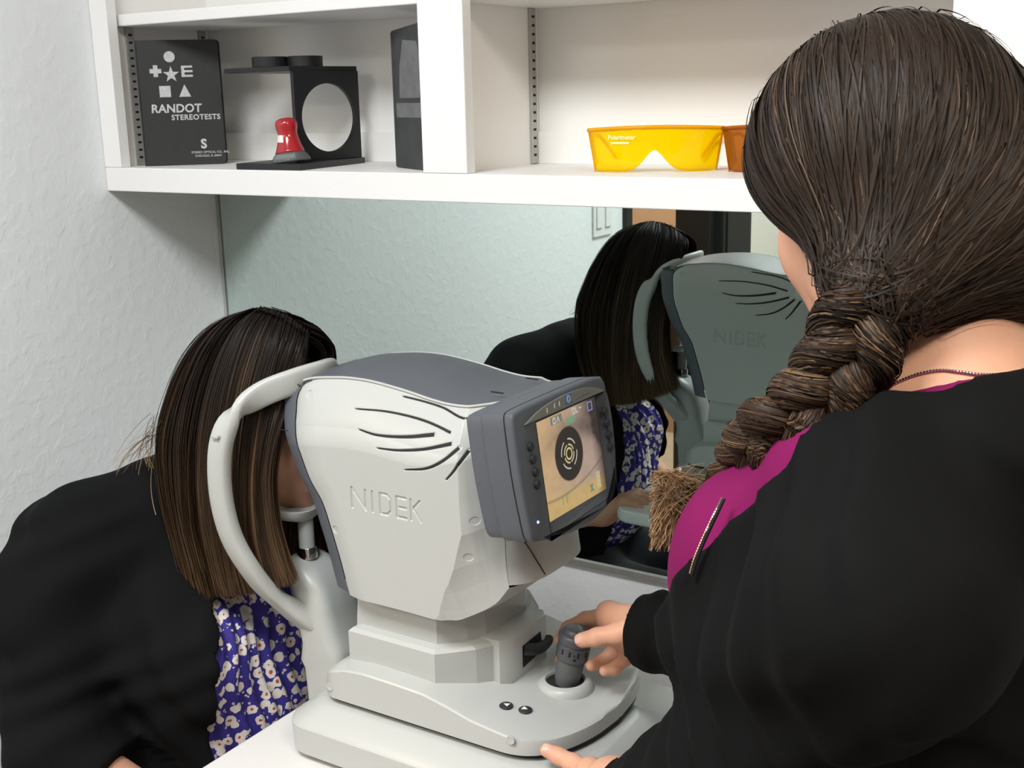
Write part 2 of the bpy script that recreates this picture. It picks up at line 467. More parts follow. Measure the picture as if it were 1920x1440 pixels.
printed('maker_mark', text_mesh('S', 0.0215, bm4(0.735, 0.135), align='CENTER', offset=0.0008))
printed('maker_lettering', text_mesh('STEREO OPTICAL CO., INC.', 0.0052, bm4(0.575, 0.093), offset=0.00005, spacing=1.0))
printed('maker_lettering', text_mesh('CHICAGO, IL 60641', 0.0052, bm4(0.615, 0.064), offset=0.00005))

# U-shaped black stand: floor plate, upright with a round window, top plate
S4, SL = upright_frame((-1.3855, 1.3685), (-1.2540, 1.3705))
st = thing('lens_stand', 'black U-shaped plastic stand with a large round window, beside the book', 'stand', (-1.32, 1.45, ZS))
sk = -0.16                                  # the plates run back and lean left
def flat4(z): return S4 @ Matrix(((1, 0, 0, 0), (0, 0, 1, z), (0, -1, 0, 0), (0, 0, 0, 1)))   # local XY lies flat: X along, Y back
pl = [(0, 0.0), (SL, 0.0), (SL + 0.196 * sk, 0.196), (0.196 * sk, 0.196)]
link('floor_plate', prism(pl, 0.0004, 0.0094, 0.0006, M4=flat4(0)), M['black_plastic'], st)
W4, WL = upright_frame((-1.318, 1.437), (-1.290, 1.561))
U4 = W4 @ Matrix.Translation((0, 0.0094, 0))
hole = disc_pts(0.065, 0.066, 0.0525, 0.0535, 48)
link('window_plate', prism([(0, 0), (WL, 0), (WL, 0.1385), (0, 0.1385)], -0.008, 0, 0.0006, holes=[hole], M4=U4), M['black_plastic'], st)
tp = [(-0.072, 0.062), (0.068, 0.060), (0.092, 0.196), (-0.062, 0.196)]
link('top_plate', prism(tp, 0.1479, 0.1555, 0.0006, M4=flat4(0)), M['black_plastic'], st)
for i, (cx, cy) in enumerate(((-0.012, 0.105), (0.036, 0.135))):
    link('lens_ring', prism(disc_pts(cx, cy, 0.0285, n=36), 0.1556, 0.1725, 0.0012, M4=flat4(0)), M['black_plastic'], st)

# red-topped clear holder standing inside the stand
RC = Vector((*at(547, 303, Y=1.405)[:2], ZS + 0.0096))
red = thing('dome_holder', 'small red-topped clear plastic dome holder inside the black stand', 'holder', tuple(RC))
def tilt_lathe(prof): 
    return lathe(prof, RC, (-0.13, 0.02, 1.0), 36)
link('red_cap', tilt_lathe([(0.0, 0.0675), (0.010, 0.0675), (0.0155, 0.0645), (0.0172, 0.059), (0.0165, 0.053), (0.0150, 0.046), (0.0158, 0.038), (0.0185, 0.028), (0.0220, 0.0185), (0.0235, 0.0150), (0.021, 0.0150), (0.0, 0.0150)]), M['red_plastic'], red, smooth=True)
link('clear_skirt', tilt_lathe([(0.0, 0.0148), (0.0235, 0.0148), (0.0275, 0.010), (0.0305, 0.004), (0.0312, 0.0008), (0.0, 0.0008)]), M['clear_plastic'], red, smooth=True)
# paper sticker wrapped on the red cap, facing the room's left
rings = []
for hh, rr in ((0.0315, 0.01785), (0.0365, 0.01645), (0.0425, 0.01545)):
    rings.append([tuple(Vector(RC) + Vector((-0.13, 0.02, 1)).normalized() * hh + Vector((math.cos(a) * rr, math.sin(a) * rr, 0))) for a in np.radians(np.linspace(208, 285, 8))])
link('paper_sticker', mesh(np.array(rings).reshape(-1, 3), grid_faces(3, 8)), M['sticker'], red, smooth=True)

# worn dark box standing against the divider
x4, xl = upright_frame((-1.1470, 1.4700), (-1.0215, 1.3935))
bx = thing('test_box', 'worn dark cardboard box standing on edge against the cabinet divider', 'box', (-1.08, 1.44, ZS))
body = link('box_body', prism([(0, 0.0005), (xl, 0.0005), (xl, 0.2085), (0, 0.2010)], -0.020, 0, 0.0008, M4=x4), M['box_card'], bx)
link('box_picture', prism([(0.025, 0.103), (0.105, 0.103), (0.113, 0.150), (0.100, 0.182), (0.045, 0.186), (0.030, 0.150)], 0.0001, 0.0005, M4=x4), M['box_print'], bx)
link('box_panel', prism([(0.010, 0.075), (0.130, 0.075), (0.130, 0.096), (0.010, 0.096)], 0.0001, 0.0005, M4=x4), M['box_print'], bx)
link('torn_corner', prism([(0.114, 0.0008), (0.143, 0.0008), (0.143, 0.028), (0.128, 0.018)], 0.0002, 0.0012, M4=x4), M['torn_paper'], bx)
lid = link('box_lid_edge', prism([(-0.0015, 0.002), (0.004, 0.002), (0.004, 0.199), (-0.0015, 0.199)], -0.0205, 0.0008, 0.0004, M4=x4), M['box_card'], bx)

# wrap-around goggles
def goggles(name, label, p0, p1, lens, rim, lettering):
    g4, L = upright_frame(p0, p1)
    base = ((p0[0] + p1[0]) / 2, (p0[1] + p1[1]) / 2, ZS)
    g = thing(name, label, 'goggles', base, 'safety goggles on the shelf')
    L0 = L
    def front(s):                           # s in [-1,1]: plan position of the visor, bowed towards the room
        x = L0 / 2 + s * L0 / 2
        z = 0.030 * (1 - abs(s) ** 2.2) - 0.030
        return x, z
    ns, nt_ = 61, 13
    S = np.linspace(-1, 1, ns)
    V = []
    for s in S:
        x, z = front(s)
        a = abs(s)
        lo = 0.0003 + 0.0290 * math.exp(-(a / 0.235) ** 1.7) + 0.004 * max(0, (a - 0.93) / 0.07)
        hi = 0.0590 - 0.0035 * a ** 2
        for t in np.linspace(0, 1, nt_):
            h = lo + (hi - lo) * t
            V.append((x + (0.010 * s) * (h / 0.06), h, z + 0.004 * (h / 0.06)))
    me = mesh(V, grid_faces(ns, nt_)); me.transform(g4)
    o = link('visor', me, lens, g, smooth=True)
    so = o.modifiers.new('thickness', 'SOLIDIFY'); so.thickness = 0.0018
    # brow rim along the top, side shields and temples running back
    path = np.array([(front(s)[0] + 0.010 * s, 0.0590 - 0.0035 * s * s, front(s)[1] + 0.0045) for s in np.linspace(-1, 1, 41)])
    me = tube(path, 0.0026, 8); me.transform(g4); link('brow_rim', me, rim, g, smooth=True)
    for sg in (-1, 1):
        x, z = front(sg)
        sh = []
        for j, t in enumerate(np.linspace(0, 1, 9)):
            for k, hh in enumerate(np.linspace(0, 1, 7)):
                lo = 0.0004 + 0.010 * t ** 2; hi = 0.0550 - 0.006 * t
                h = lo + (hi - lo) * hh
                sh.append((x + sg * 0.010 * (h / 0.06) + sg * 0.002 * math.sin(t * 3.1), h, z - 0.052 * t))
        me = mesh(sh, grid_faces(9, 7)); me.transform(g4)
        o = link('side_shield', me, rim, g, smooth=True)
        so = o.modifiers.new('thickness', 'SOLIDIFY'); so.thickness = 0.0015
        t_path = smooth_path([(x + sg * 0.005, 0.046, z - 0.050), (x + sg * 0.004, 0.046, z - 0.075), (x - sg * 0.004, 0.036, z - 0.094), (x - sg * 0.020, 0.012, z - 0.100)], 16)
        me = tube(t_path, 0.0025, 8); me.transform(g4); link('temple', me, rim, g, smooth=True)
    if lettering:
        x, z = front(-0.70)
        d = Vector((1, 0, 0.36)).normalized()
        t4 = g4 @ frame_mat((x - 0.006, 0.0435, z + 0.0046), d, Vector((0, 1, 0)), d.cross(Vector((0, 1, 0))))
        link('lettering', text_mesh('Polarimeter', 0.0082, t4, 0.0002, offset=0.0002), M['pale_print'], g)
        t4b = g4 @ frame_mat((x - 0.002, 0.0375, z + 0.0056), d, Vector((0, 1, 0)), d.cross(Vector((0, 1, 0))))
        link('print_line', prism([(0, 0), (0.026, 0), (0.026, 0.0026), (0, 0.0026)], 0, 0.0002, M4=t4b), M['pale_print'], g)
    return g
goggles('safety_goggles', 'bright yellow wrap-around safety goggles on the cabinet shelf', (-0.7745, 1.4160), (-0.6270, 1.4790), M['yellow_lens'], M['yellow_rim'], True)
goggles('safety_goggles', 'amber brown safety goggles partly behind the dark-haired woman\'s head', (-0.6050, 1.4550), (-0.4600, 1.4800), M['amber_lens'], M['amber_lens'], False)
# ================================================================== instrument table
ZTAB = H - 0.766
tb = thing('instrument_table', 'white laminate instrument table with rounded corners under the white eye-test instrument', 'table', (-0.72, 1.08, 0))
link('table_top', prism(rrect(-1.008, -0.42, 0.80, 1.323, 0.035, 6), ZTAB - 0.026, ZTAB, 0.004), M['table'], tb)
link('edge_band', prism(rrect(-1.010, -0.418, 0.798, 1.325, 0.036, 6), ZTAB - 0.022, ZTAB - 0.006, 0.002), M['table_edge'], tb)
link('column', prism(rrect(-0.78, -0.68, 1.03, 1.13, 0.02), 0.06, ZTAB - 0.026), M['grey_metal'], tb)
link('foot', prism(rrect(-0.98, -0.48, 0.86, 1.30, 0.04), 0.0, 0.06, 0.01), M['grey_metal'], tb)

# ================================================================== eye-test instrument (autorefractor)
ins = thing('autorefractor', 'white and slate grey table-top autorefractor with tilted colour screen and joystick', 'instrument', (-0.76, 1.06, ZTAB))
def ip(name, me, m='inst_white', smooth=None, parent=None):
    o = link(name, me, M[m] if isinstance(m, str) else m, parent or ins)
    if smooth: smooth_by_angle(o, smooth)
    return o
YC = 1.095                                  # centre line of the moving sled (it stands aside for the far eye)
YB0 = 1.055                                 # centre line of the fixed base and chin rest

# ---- fixed base: low skirt with a sloping top
def ring_rr(x0, x1, hw, yc, z, r, n=6):
    return [(x, y, z) for x, y in rrect(x0, x1, yc - hw, yc + hw, min(r, hw * .98, (x1 - x0) * .49), n)]
ip('base', loft([ring_rr(-0.938, -0.545, 0.110, YB0, ZTAB + 0.004, 0.03), ring_rr(-0.946, -0.538, 0.117, YB0, ZTAB + 0.009, 0.035),
                 ring_rr(-0.947, -0.537, 0.118, YB0, ZTAB + 0.043, 0.036), ring_rr(-0.944, -0.540, 0.1155, YB0, ZTAB + 0.0475, 0.036),
                 ring_rr(-0.920, -0.556, 0.094, YB0, ZTAB + 0.066, 0.034), ring_rr(-0.915, -0.560, 0.090, YB0, ZTAB + 0.068, 0.034)]), smooth=28)
for fx in (-0.92, -0.57):
    for fy in (-0.085, 0.085):
        ip('rubber_foot', lathe([(0.010, 0), (0.011, 0.0045)], (fx, YB0 + fy, ZTAB), n=16), 'inst_dark')

# ---- sled
sx = np.r_[np.linspace(-0.906, -0.64, 50), -0.57 - 0.07 * np.cos(np.linspace(0, math.pi / 2, 36)[1:] ) ]
zb_s = H - 0.690
h1p = [at(px, py, Y=0.968) for px, py in ((603, 1259), (654, 1256), (708, 1267), (792, 1298), (873, 1345), (940, 1374), (1010, 1401), (1050, 1408))]
h2p = [at(px, py, Y=0.988) for px, py in ((606, 1240), (650, 1238), (700, 1247), (760, 1266), (812, 1284), (860, 1309), (900, 1332), (960, 1358), (1031, 1388))]
h1x, h1z = np.array(h1p)[:, 0], np.array(h1p)[:, 2]
h2x, h2z = np.array(h2p)[:, 0], np.array(h2p)[:, 2]
secs = []
for x in sx:
    a = np.clip((x + 0.655) / 0.085, 0, 1)
    w = 0.1290 * math.sqrt(max(0.0, 1 - a ** 2.6)) if a > 0 else 0.1290
    lf = np.clip((-0.882 - x) / 0.024, 0, 1); w *= (1 - 0.10 * lf ** 2)
    w = max(w, 0.004)
    z1 = np.interp(x, h1x, h1z); z2 = np.interp(x, h2x, h2z)
    z1 -= 0.006 * lf ** 2; z2 -= 0.012 * lf ** 2
    z1 = min(z1, z2 - 0.002)
    b = min(0.021, w * 0.45); t1 = min(0.0015, w * 0.1)
    zz = lambda v: max(v, zb_s + 0.003)
    half = [(-w, zb_s), (-w, zb_s + 0.002), (-w + t1, zz(z1 - 0.002)), (-w + t1 * 2, zz(z1)), (-w + b * 0.55, zz(z1 + (z2 - z1) * 0.62)), (-w + b, zz(z2)), (-w + b * 1.3, zz(z2 + 0.0005)), (-w * 0.4, zz(z2 + 0.0008)), (0, zz(z2 + 0.0008))]
    sec = half + [(-y, z) for y, z in half[-2::-1]]
    secs.append([(x, YC + y, z) for y, z in sec])
sled_o = ip('sled', loft(secs), smooth=30)
ip('sled_gap', prism([(x, YC + y) for x, y in [(s[0][0], s[0][1] - YC + 0.006) for s in secs] + [(s[-1][0], s[-1][1] - YC - 0.006) for s in reversed(secs)]], zb_s - 0.0055, zb_s + 0.001), 'inst_seam')
def dimple(px, py, Y, r, parent, nrm=(0, -1, 0), m='inst_white'):
    p = at(px, py, Y=Y)
    o = ip('screw_cap', lathe([(0.0, 0.0002), (r * 0.82, 0.0002), (r * 0.9, 0.0004), (r, 0.0001), (r, -0.001)], p, nrm, 20), m, parent=parent)
    o.data.shade_smooth()
dimple(618, 1288, 0.9665, 0.0052, sled_o); dimple(957, 1388, 0.9665, 0.0052, sled_o)
# joystick collar, well and stick
JP = at(1060, 1293, Y=YC)
jz = float(np.interp(JP[0], h2x, h2z)) + 0.0008
jb = thing_base = (JP[0], YC, jz)
ip('joystick_collar', lathe([(0.0335, -0.004), (0.0330, 0.0), (0.0310, 0.0045), (0.0275, 0.0075), (0.0235, 0.0080), (0.0225, 0.0070), (0.0222, -0.003)], jb, n=48, cap=False), smooth=50)
ip('joystick_well', lathe([(0.0222, 0.0040), (0.018, 0.0022), (0.0, 0.0015)], jb, n=40, cap=False), 'inst_dark', smooth=50)
jdir = Vector((0.012, 0.006, 0.066)).normalized()
js = Vector(jb) + Vector((0.001, 0, 0.0015))
def jl(name, prof, m): return ip(name, lathe(prof, js, jdir, 40), m, smooth=40)
stick = jl('joystick', [(0.0125, 0.0), (0.0145, 0.006), (0.0158, 0.016), (0.0162, 0.030), (0.0160, 0.0335)], 'rubber')
jl('joystick_ring', [(0.0164, 0.0338), (0.0188, 0.0350), (0.0192, 0.0385), (0.0192, 0.0530), (0.0182, 0.0540)], 'knob_grey')
jl('joystick_rim', [(0.0182, 0.0540), (0.0200, 0.0550), (0.0206, 0.0590), (0.0202, 0.0635), (0.0185, 0.0655), (0.0165, 0.0660)], 'knob_grey')
jl('joystick_button', [(0.0160, 0.0658), (0.0158, 0.0690), (0.0140, 0.0712), (0.008, 0.0722), (0.0, 0.0725)], 'knob_grey')
# marks moulded on the ring
jx = jdir.orthogonal().normalized()
side = Vector((0.62, -0.78, 0)); side = (side - jdir * side.dot(jdir)).normalized(); sy = jdir.cross(side)
for ang, hh, w, l in ((-22, 0.046, 0.0011, 0.0032), (-5, 0.045, 0.0007, 0.0010), (8, 0.046, 0.0011, 0.0032), (-2, 0.0405, 0.0016, 0.0012), (40, 0.046, 0.0011, 0.0032), (-50, 0.046, 0.0011, 0.0032)):
    a = math.radians(ang); nrm = side * math.cos(a) + sy * math.sin(a); tan = jdir.cross(nrm)
    m4 = frame_mat(js + jdir * hh + nrm * 0.0189, tan, jdir, nrm)
    ip('ring_mark', prism([(-w, -l), (w, -l), (w, l), (-w, l)], 0, 0.0006, M4=m4), 'inst_seam')
# arrow buttons on the sled
for px, py, up in ((949, 1324, False), (985, 1332, True)):
    z = None
    p = at(px, py, Y=1.012); p[2] = float(np.interp(p[0], h2x, h2z)) + 0.0006
    p = at(px, py, Z=p[2]); p[2] = float(np.interp(p[0], h2x, h2z)) + 0.0008; p = at(px, py, Z=p[2])
    bo = ip('arrow_button', lathe([(0.0078, -0.001), (0.0078, 0.0012), (0.0068, 0.0020), (0, 0.0022)], p, n=28), 'inst_dark', smooth=40)
    s = 1 if up else -1
    ip('arrow_mark', prism([(-0.0034 * s, -0.0034), (-0.0034 * s, 0.0034), (0.0030 * s, 0)] if not up else [(-0.0034, -0.0034), (0.0030, 0), (-0.0034, 0.0034)], 0.0021, 0.0026, M4=Matrix.Translation(p)), 'white_print', parent=bo)
# small print near the far edge of the sled
for k, (px, py, w, hgt) in enumerate(((1016, 1199, 0.026, 0.0016), (1026, 1205, 0.014, 0.0026), (1016, 1211, 0.008, 0.0026))):
    p = at(px, py, Z=float(np.interp(at(px, py, Z=H - 0.652)[0], h2x, h2z)) + 0.0012)
    p[2] = float(np.interp(p[0], h2x, h2z)) + 0.0010
    ip('rating_print', prism([(-hgt / 2, -w / 2), (hgt / 2, -w / 2), (hgt / 2, w / 2), (-hgt / 2, w / 2)], 0, 0.0002, M4=Matrix.Translation(p)), 'grey_print', parent=sled_o)

# ---- pedestal: two stepped blocks with chamfered operator side
def ped(name, pl_px, Yn, ztop_px, zbot, chamf, xr_extra, taper=0.0):
    xl = at(*pl_px[0], Y=Yn)[0]; xc = at(*pl_px[1], Y=Yn)[0]
    hw = YC - Yn
    def ring(z, ins):
        return [(xl + ins, YC - hw + ins, z), (xc - ins * .4, YC - hw + ins, z), (xc + chamf - ins, YC - hw + chamf, z), (xc + chamf + xr_extra - ins, YC - hw + chamf + 0.02, z),
                (xc + chamf + xr_extra - ins, YC + hw - chamf - 0.02, z), (xc + chamf - ins, YC + hw - chamf, z), (xc - ins * .4, YC + hw - ins, z), (xl + ins, YC + hw - ins, z)]
    zt = at(*ztop_px, Y=Yn)[2]
    return xl, xc, zt, ring
xl, xc, zt, rg = ped('lower', ((655, 1215), (815, 1250)), 0.992, (815, 1222), 0, 0.034, 0.012)
plow = ip('pedestal_lower', loft([rg(H - 0.70, 0), rg(zt - 0.004, 0), rg(zt, 0.004), rg(zt + 0.002, 0.012)]))
zt_low = zt
xl2, xc2, zt2, rg2 = ped('upper', ((668, 1160), (818, 1185)), 1.005, (818, 1150), 0, 0.026, 0.012)
ip('pedestal_upper', loft([rg2(zt_low - 0.01, 0), rg2(zt_low + 0.012, 0.001), rg2(zt2 + 0.02, 0.004)]))
# housing and locking lever on the operator side
hx = xc + 0.040
ip('lever_housing', prism([(hx - 0.03, YC - 0.052), (hx + 0.013, YC - 0.050), (hx + 0.023, YC - 0.038), (hx + 0.023, YC + 0.038), (hx + 0.013, YC + 0.050), (hx - 0.03, YC + 0.052)], H - 0.700, zt_low + 0.004, 0.004), smooth=40)
LV = (hx + 0.0232, YC + 0.004, (H - 0.672 + zt_low) / 2 + 0.006)
ip('lever_slot', prism([(-0.020, -0.016), (0.024, -0.012), (0.020, 0.013), (-0.020, 0.011)], 0, 0.0008, M4=frame_mat(LV, (0, 1, 0), (0, 0, 1), (1, 0, 0))), 'inst_seam')
ip('locking_lever', tube(smooth_path([(LV[0] - 0.004, LV[1] - 0.014, LV[2] + 0.004), (LV[0] + 0.008, LV[1], LV[2] + 0.001), (LV[0] + 0.012, LV[1] + 0.016, LV[2] + 0.003), (LV[0] + 0.010, LV[1] + 0.024, LV[2] + 0.006)], 14), np.linspace(0.0085, 0.0050, 14), 10), 'inst_dark', smooth=50)

# ---- measuring head: side panels as fine grids so vents and lettering are cut into them
YN = 0.985
def B3(l): return np.array([at(px, py, Y=y) for px, py, y in l])
left = B3([(563, 722, 1.018), (551, 745, 1.008), (548, 775, .998), (549, 805, .992), (556, 845, .986), (575, 900, .985), (599, 945, .985), (617, 1000, .985), (632, 1050, .985), (645, 1100, .985), (650, 1119, .985)])
top = B3([(563, 722, 1.018), (572, 715, 1.020), (590, 711, 1.02), (620, 710, 1.02), (655, 711, 1.02), (700, 718, 1.02), (760, 735, 1.02), (810, 752, 1.02), (850, 762, 1.02), (900, 766, 1.02), (936, 764, 1.02)])
right = B3([(936, 764, 1.02), (929, 800, 1.01), (928, 840, 1.005), (932, 900, 1.005), (939, 980, 1.012), (945, 1060, 1.015), (951, 1105, 1.015)])
bott = B3([(650, 1119, .985), (740, 1141, .985), (815, 1162, .985), (842, 1162, .992), (870, 1159, 1.0), (925, 1135, 1.01), (951, 1105, 1.015)])
NU, NV = 561, 471
cl, ct, crr, cb = smooth_path(left, NV), smooth_path(top, NU), smooth_path(right, NV), smooth_path(bott, NU)
u = np.linspace(0, 1, NU)[:, None, None]; v = np.linspace(0, 1, NV)[None, :, None]     # v = 0 top, 1 bottom
P = (1 - u) * cl[None] + u * crr[None] + (1 - v) * ct[:, None] + v * cb[:, None] \
    - ((1 - u) * (1 - v) * cl[0] + u * (1 - v) * crr[0] + (1 - u) * v * cl[-1] + u * v * crr[-1])
def sstep(a, b, x): t = np.clip((x - a) / (b - a), 0, 1); return t * t * (3 - 2 * t)
# a broad flat field; the top rolls away, the operator end turns the corner along a curved line
UU, VV = u[..., 0], v[..., 0]
uk = np.interp(VV, [0, .25, .45, .6, .75, .88, 1.0], [.86, .86, .84, .83, .76, .66, .56])
ramp_u = np.clip((UU - uk) / (1.0 - uk), 0, 1)
vk = np.interp(UU, [0, .3, .6, .8, 1], [.30, .30, .30, .26, .22])
ramp_v = np.clip((vk - VV) / vk, 0, 1) ** 1.35
# a shallow pillow at the patient end
lf = np.clip((0.13 - UU) / 0.13, 0, 1) ** 1.6
P[..., 1] = YN + 0.034 * ramp_v + 0.034 * ramp_u + 0.006 * lf * (VV > 0)
X2, Z2 = P[..., 0].copy(), P[..., 2].copy()
def seg_d(ax, az, bx, bz):
    dx, dz = bx - ax, bz - az
    t = np.clip(((X2 - ax) * dx + (Z2 - az) * dz) / (dx * dx + dz * dz + 1e-12), 0, 1)
    return np.hypot(X2 - ax - t * dx, Z2 - az - t * dz), t
def P2(px, py, Y=YN): p = at(px, py, Y=Y); return p[0], p[2]
depth = np.zeros_like(X2); Y0 = P[..., 1].copy(); slit_q = []
slits = [([(743, 747), (780, 757), (818, 769), (856, 785), (886, 790)], 0.0007, 0.0009, 1.005),
         ([(655, 770), (714, 777), (777, 793), (836, 815)], 0.0006, 0.0011, .992), ([(666, 807), (702, 818), (752, 822.5), (802, 820)], 0.0006, 0.0017, .987),
         ([(704, 841), (743, 846), (789, 845), (837.5, 836)], 0.0006, 0.0016, .985), ([(758, 881), (797.5, 879), (827, 866), (854, 843)], 0.0006, 0.0017, .985),
         ([(836, 900), (850, 884), (860, 868), (867.5, 850)], 0.0007, 0.0016, .985), ([(860, 804.6), (875, 803.5), (889, 802)], 0.0005, 0.0009, .990)]
for pts, w0, w1, yy in slits:
    q = smooth_path([(*P2(a, b, yy), 0) for a, b in pts], 28)
    slit_q.append((q, w0 * 1.15, w1 * 1.15))
    for i in range(len(q) - 1):
        d, t = seg_d(q[i][0], q[i][1], q[i + 1][0], q[i + 1][1])
        w = w0 + (w1 - w0) * ((i + t) / (len(q) - 1)) ** 0.8
        depth = np.maximum(depth, 0.0010 * (1 - sstep(0.8, 1.9, d / w)))
# maker's name cut into the side
o0 = np.array(P2(657, 950)); o1 = np.array(P2(791, 979.5)); ht = P2(652.5, 913)[1] - P2(657, 950)[1]
Wd = o1[0] - o0[0]
def LX(fx, fz): return o0[0] + fx * Wd, o0[1] + (o1[1] - o0[1]) * fx + fz * ht
letters = {'N': [(.03, 0, .03, 1), (.03, 1, .225, 0), (.225, 0, .225, 1)], 'I': [(.325, 0, .325, 1)],
           'D': [(.435, 0, .435, 1), (.435, 1, .53, 1), (.53, 1, .58, .78), (.58, .78, .58, .22), (.58, .22, .53, 0), (.53, 0, .435, 0)],
           'E': [(.665, 0, .665, 1), (.665, 1, .79, 1), (.665, .5, .79, .5), (.665, 0, .79, 0)],
           'K': [(.86, 0, .86, 1), (.86, .45, .98, 1), (.89, .58, .99, 0)]}
dl = np.full_like(X2, 9.0)
for segs in letters.values():
    for a, b, c, d in segs:
        dd, _ = seg_d(*LX(a, b), *LX(c, d)); dl = np.minimum(dl, dd)
depth = np.maximum(depth, 0.0014 * (1 - sstep(0.0012, 0.0018, dl)))
# round screw recesses
for px, py, yy in ((570, 743, 1.0), (624.6, 995, .985), (883, 981, .988), (873, 1048, .988)):
    c = P2(px, py, yy); d = np.hypot(X2 - c[0], Z2 - c[1])
    depth = np.maximum(depth, 0.0010 * (1 - sstep(0.0040, 0.0048, d)))
P[..., 1] += depth
nF = grid_faces(NU, NV)
me = np_mesh(P.reshape(-1, 3) - np.array((0, YC, 0)), nF[:, ::-1])
me.materials.append(M['inst_white']); me.shade_smooth()
pn = link('side_panel', me, None, ins); pn.location = (0, YC, 0)
pn['label'] = 'white side panel with curved vents and the maker\'s name cut in'
pf = bpy.data.objects.new('side_panel', me); COL.objects.link(pf); pf.parent = ins
pf.location = (0, YC, 0); pf.scale = (1, -1, 1)

for q, w0, w1 in slit_q:       # each vent slot: a clean-edged black ribbon, its colour standing for the shade inside, on both sides
    V = []; m_ = len(q)
    for i in range(m_):
        d_ = q[min(i + 1, m_ - 1)][:2] - q[max(i - 1, 0)][:2]; d_ /= np.linalg.norm(d_) + 1e-9
        w = (w0 + (w1 - w0) * (i / (m_ - 1)) ** 0.8) * (0.25 if i == 0 else 1)
        for sg in (-1, 1):
            x_, z_ = q[i][0] - d_[1] * w * sg, q[i][1] + d_[0] * w * sg
            kk = np.argmin((X2 - x_) ** 2 + (Z2 - z_) ** 2); V.append((x_, Y0.ravel()[kk] + 0.0004 - YC, z_))
    mv = mesh(V, grid_faces(m_, 2)); mv.materials.append(M['inst_seam'])
    for host, sg in ((pn, 1), (pf, 1)):
        vo = bpy.data.objects.new('vent_slot', mv); COL.objects.link(vo); vo.parent = host
def mir(p): return np.array((p[0], 2 * YC - p[1], p[2]))
def across(edge, offs, n=23):
    """strip from the near edge to its mirror image; offs(t) -> (dx, dz) with t in [-1,1] across"""
    V = []
    for k, p in enumerate(edge):
        for t in np.linspace(-1, 1, n):
            dx, dz = offs(t, k / (len(edge) - 1))
            V.append((p[0] + dx, YC + (YC - p[1]) * t, p[2] + dz))
    return fix_normals(mesh(V, grid_faces(len(edge), n)))
# panel edges as they really lie (after the roll)
E_left, E_top, E_right, E_bot = P[0, ::8].copy(), P[::7, 0].copy(), P[-1, ::8].copy(), P[::7, -1].copy()
# dark shell facing the patient, running round the head's front edge
def bez(t, s):
    a = 1 - abs(t)
    return -0.029 * (1 - (1 - min(1, a / 0.16)) ** 2.2) - 0.002, -0.004 * min(1, a / .1) * 0
tt = np.r_[np.linspace(-1, -0.84, 8), np.linspace(-0.8, 0.8, 11), np.linspace(0.84, 1, 8)]
V = []
for k, p in enumerate(E_left):
    for t in tt:
        dx, dz = bez(t, 0)
        V.append((p[0] + dx, YC + (YC - p[1] - 0.0005) * t, p[2]))
bz = ip('front_shell', fix_normals(mesh(V, grid_faces(len(E_left), len(tt)))), 'inst_grey', smooth=40)
WP = at(560, 830, Y=1.06)
ip('eye_window', lathe([(0.030, -0.004), (0.030, 0.003), (0.026, 0.004), (0.022, 0.001), (0.0, 0.001)], (float(E_left[14][0]) - 0.030, YC, float(E_left[14][2])), (-1, 0, 0.1), 32), 'inst_dark', smooth=40)
pseam = at(534, 806, Y=0.992)
ip('shell_mark', prism([(-0.010, -0.0004), (0.004, -0.0004), (0.004, 0.0004), (-0.010, 0.0004)], 0, 0.0006, M4=frame_mat((pseam[0] + 0.002, YN + 0.0062, pseam[2]), (1, 0, 0), (0, 0, 1), (0, -1, 0))), 'inst_seam', parent=bz)
# dark top cover with a low crown
def crown(t, s):
    return 0.0, 0.0020 + 0.0060 * (1 - abs(t) ** 3) * math.sin(math.pi * min(1, 0.25 + s * 0.8)) ** 0.8 - (0.004 * (abs(t) > 0.995))
tc = ip('top_cover', across(E_top, crown, 41), 'inst_grey', smooth=40)
for t in (-0.55, 0.55):
    p = E_top[int(len(E_top) * .90)]
    ip('cover_catch', prism([(-0.008, -0.0007), (0.008, -0.0007), (0.008, 0.0007), (-0.008, 0.0007)], 0, 0.0012, M4=Matrix.Translation((p[0], YC + (YC - p[1]) * t, p[2] + 0.0085))), 'inst_seam', parent=tc)
for sg in (-1, 1):     # white lip along each side panel's upper edge
    ip('panel_lip', tube([(q_[0], YC + sg * (YC - q_[1] - 0.0005), q_[2] + 0.0016) for q_ in E_top[2:]], 0.0016, 8), smooth=50)
# white cover on the operator's side and the underside
ip('rear_cover', across(E_right, lambda t, s: (0.024 * (1 - abs(t) ** 4) - 0.001, 0.0)), smooth=40)
ip('underside', across(E_bot, lambda t, s: (0.0, -0.006 * (1 - abs(t) ** 4) + 0.0005)), smooth=40)
# printer door seam on the rear cover
sp = [at(px, py, Y=1.045) for px, py in ((952, 1014), (949, 1030), (951, 1070), (955, 1108))]
def on_rear(p, off=0.0005):
    i = np.argmin(abs(E_right[:, 2] - p[2])); e_ = E_right[i]; t = (p[1] - YC) / (YC - e_[1])
    return (e_[0] + 0.024 * (1 - abs(t) ** 4) - 0.001 + off, p[1], p[2])
ip('door_seam', tube([on_rear((0, 1.034 + 0.002 * k, z)) for k, z in enumerate(np.linspace(H - 0.470, E_right[-1][2] + 0.003, 14))], 0.0006, 6), 'inst_seam')
ip('door_seam', tube([on_rear((0, y, H - 0.468 + 0.05 * (y - 1.034))) for y in np.linspace(1.034, 1.06, 6)], 0.0005, 6), 'inst_seam')
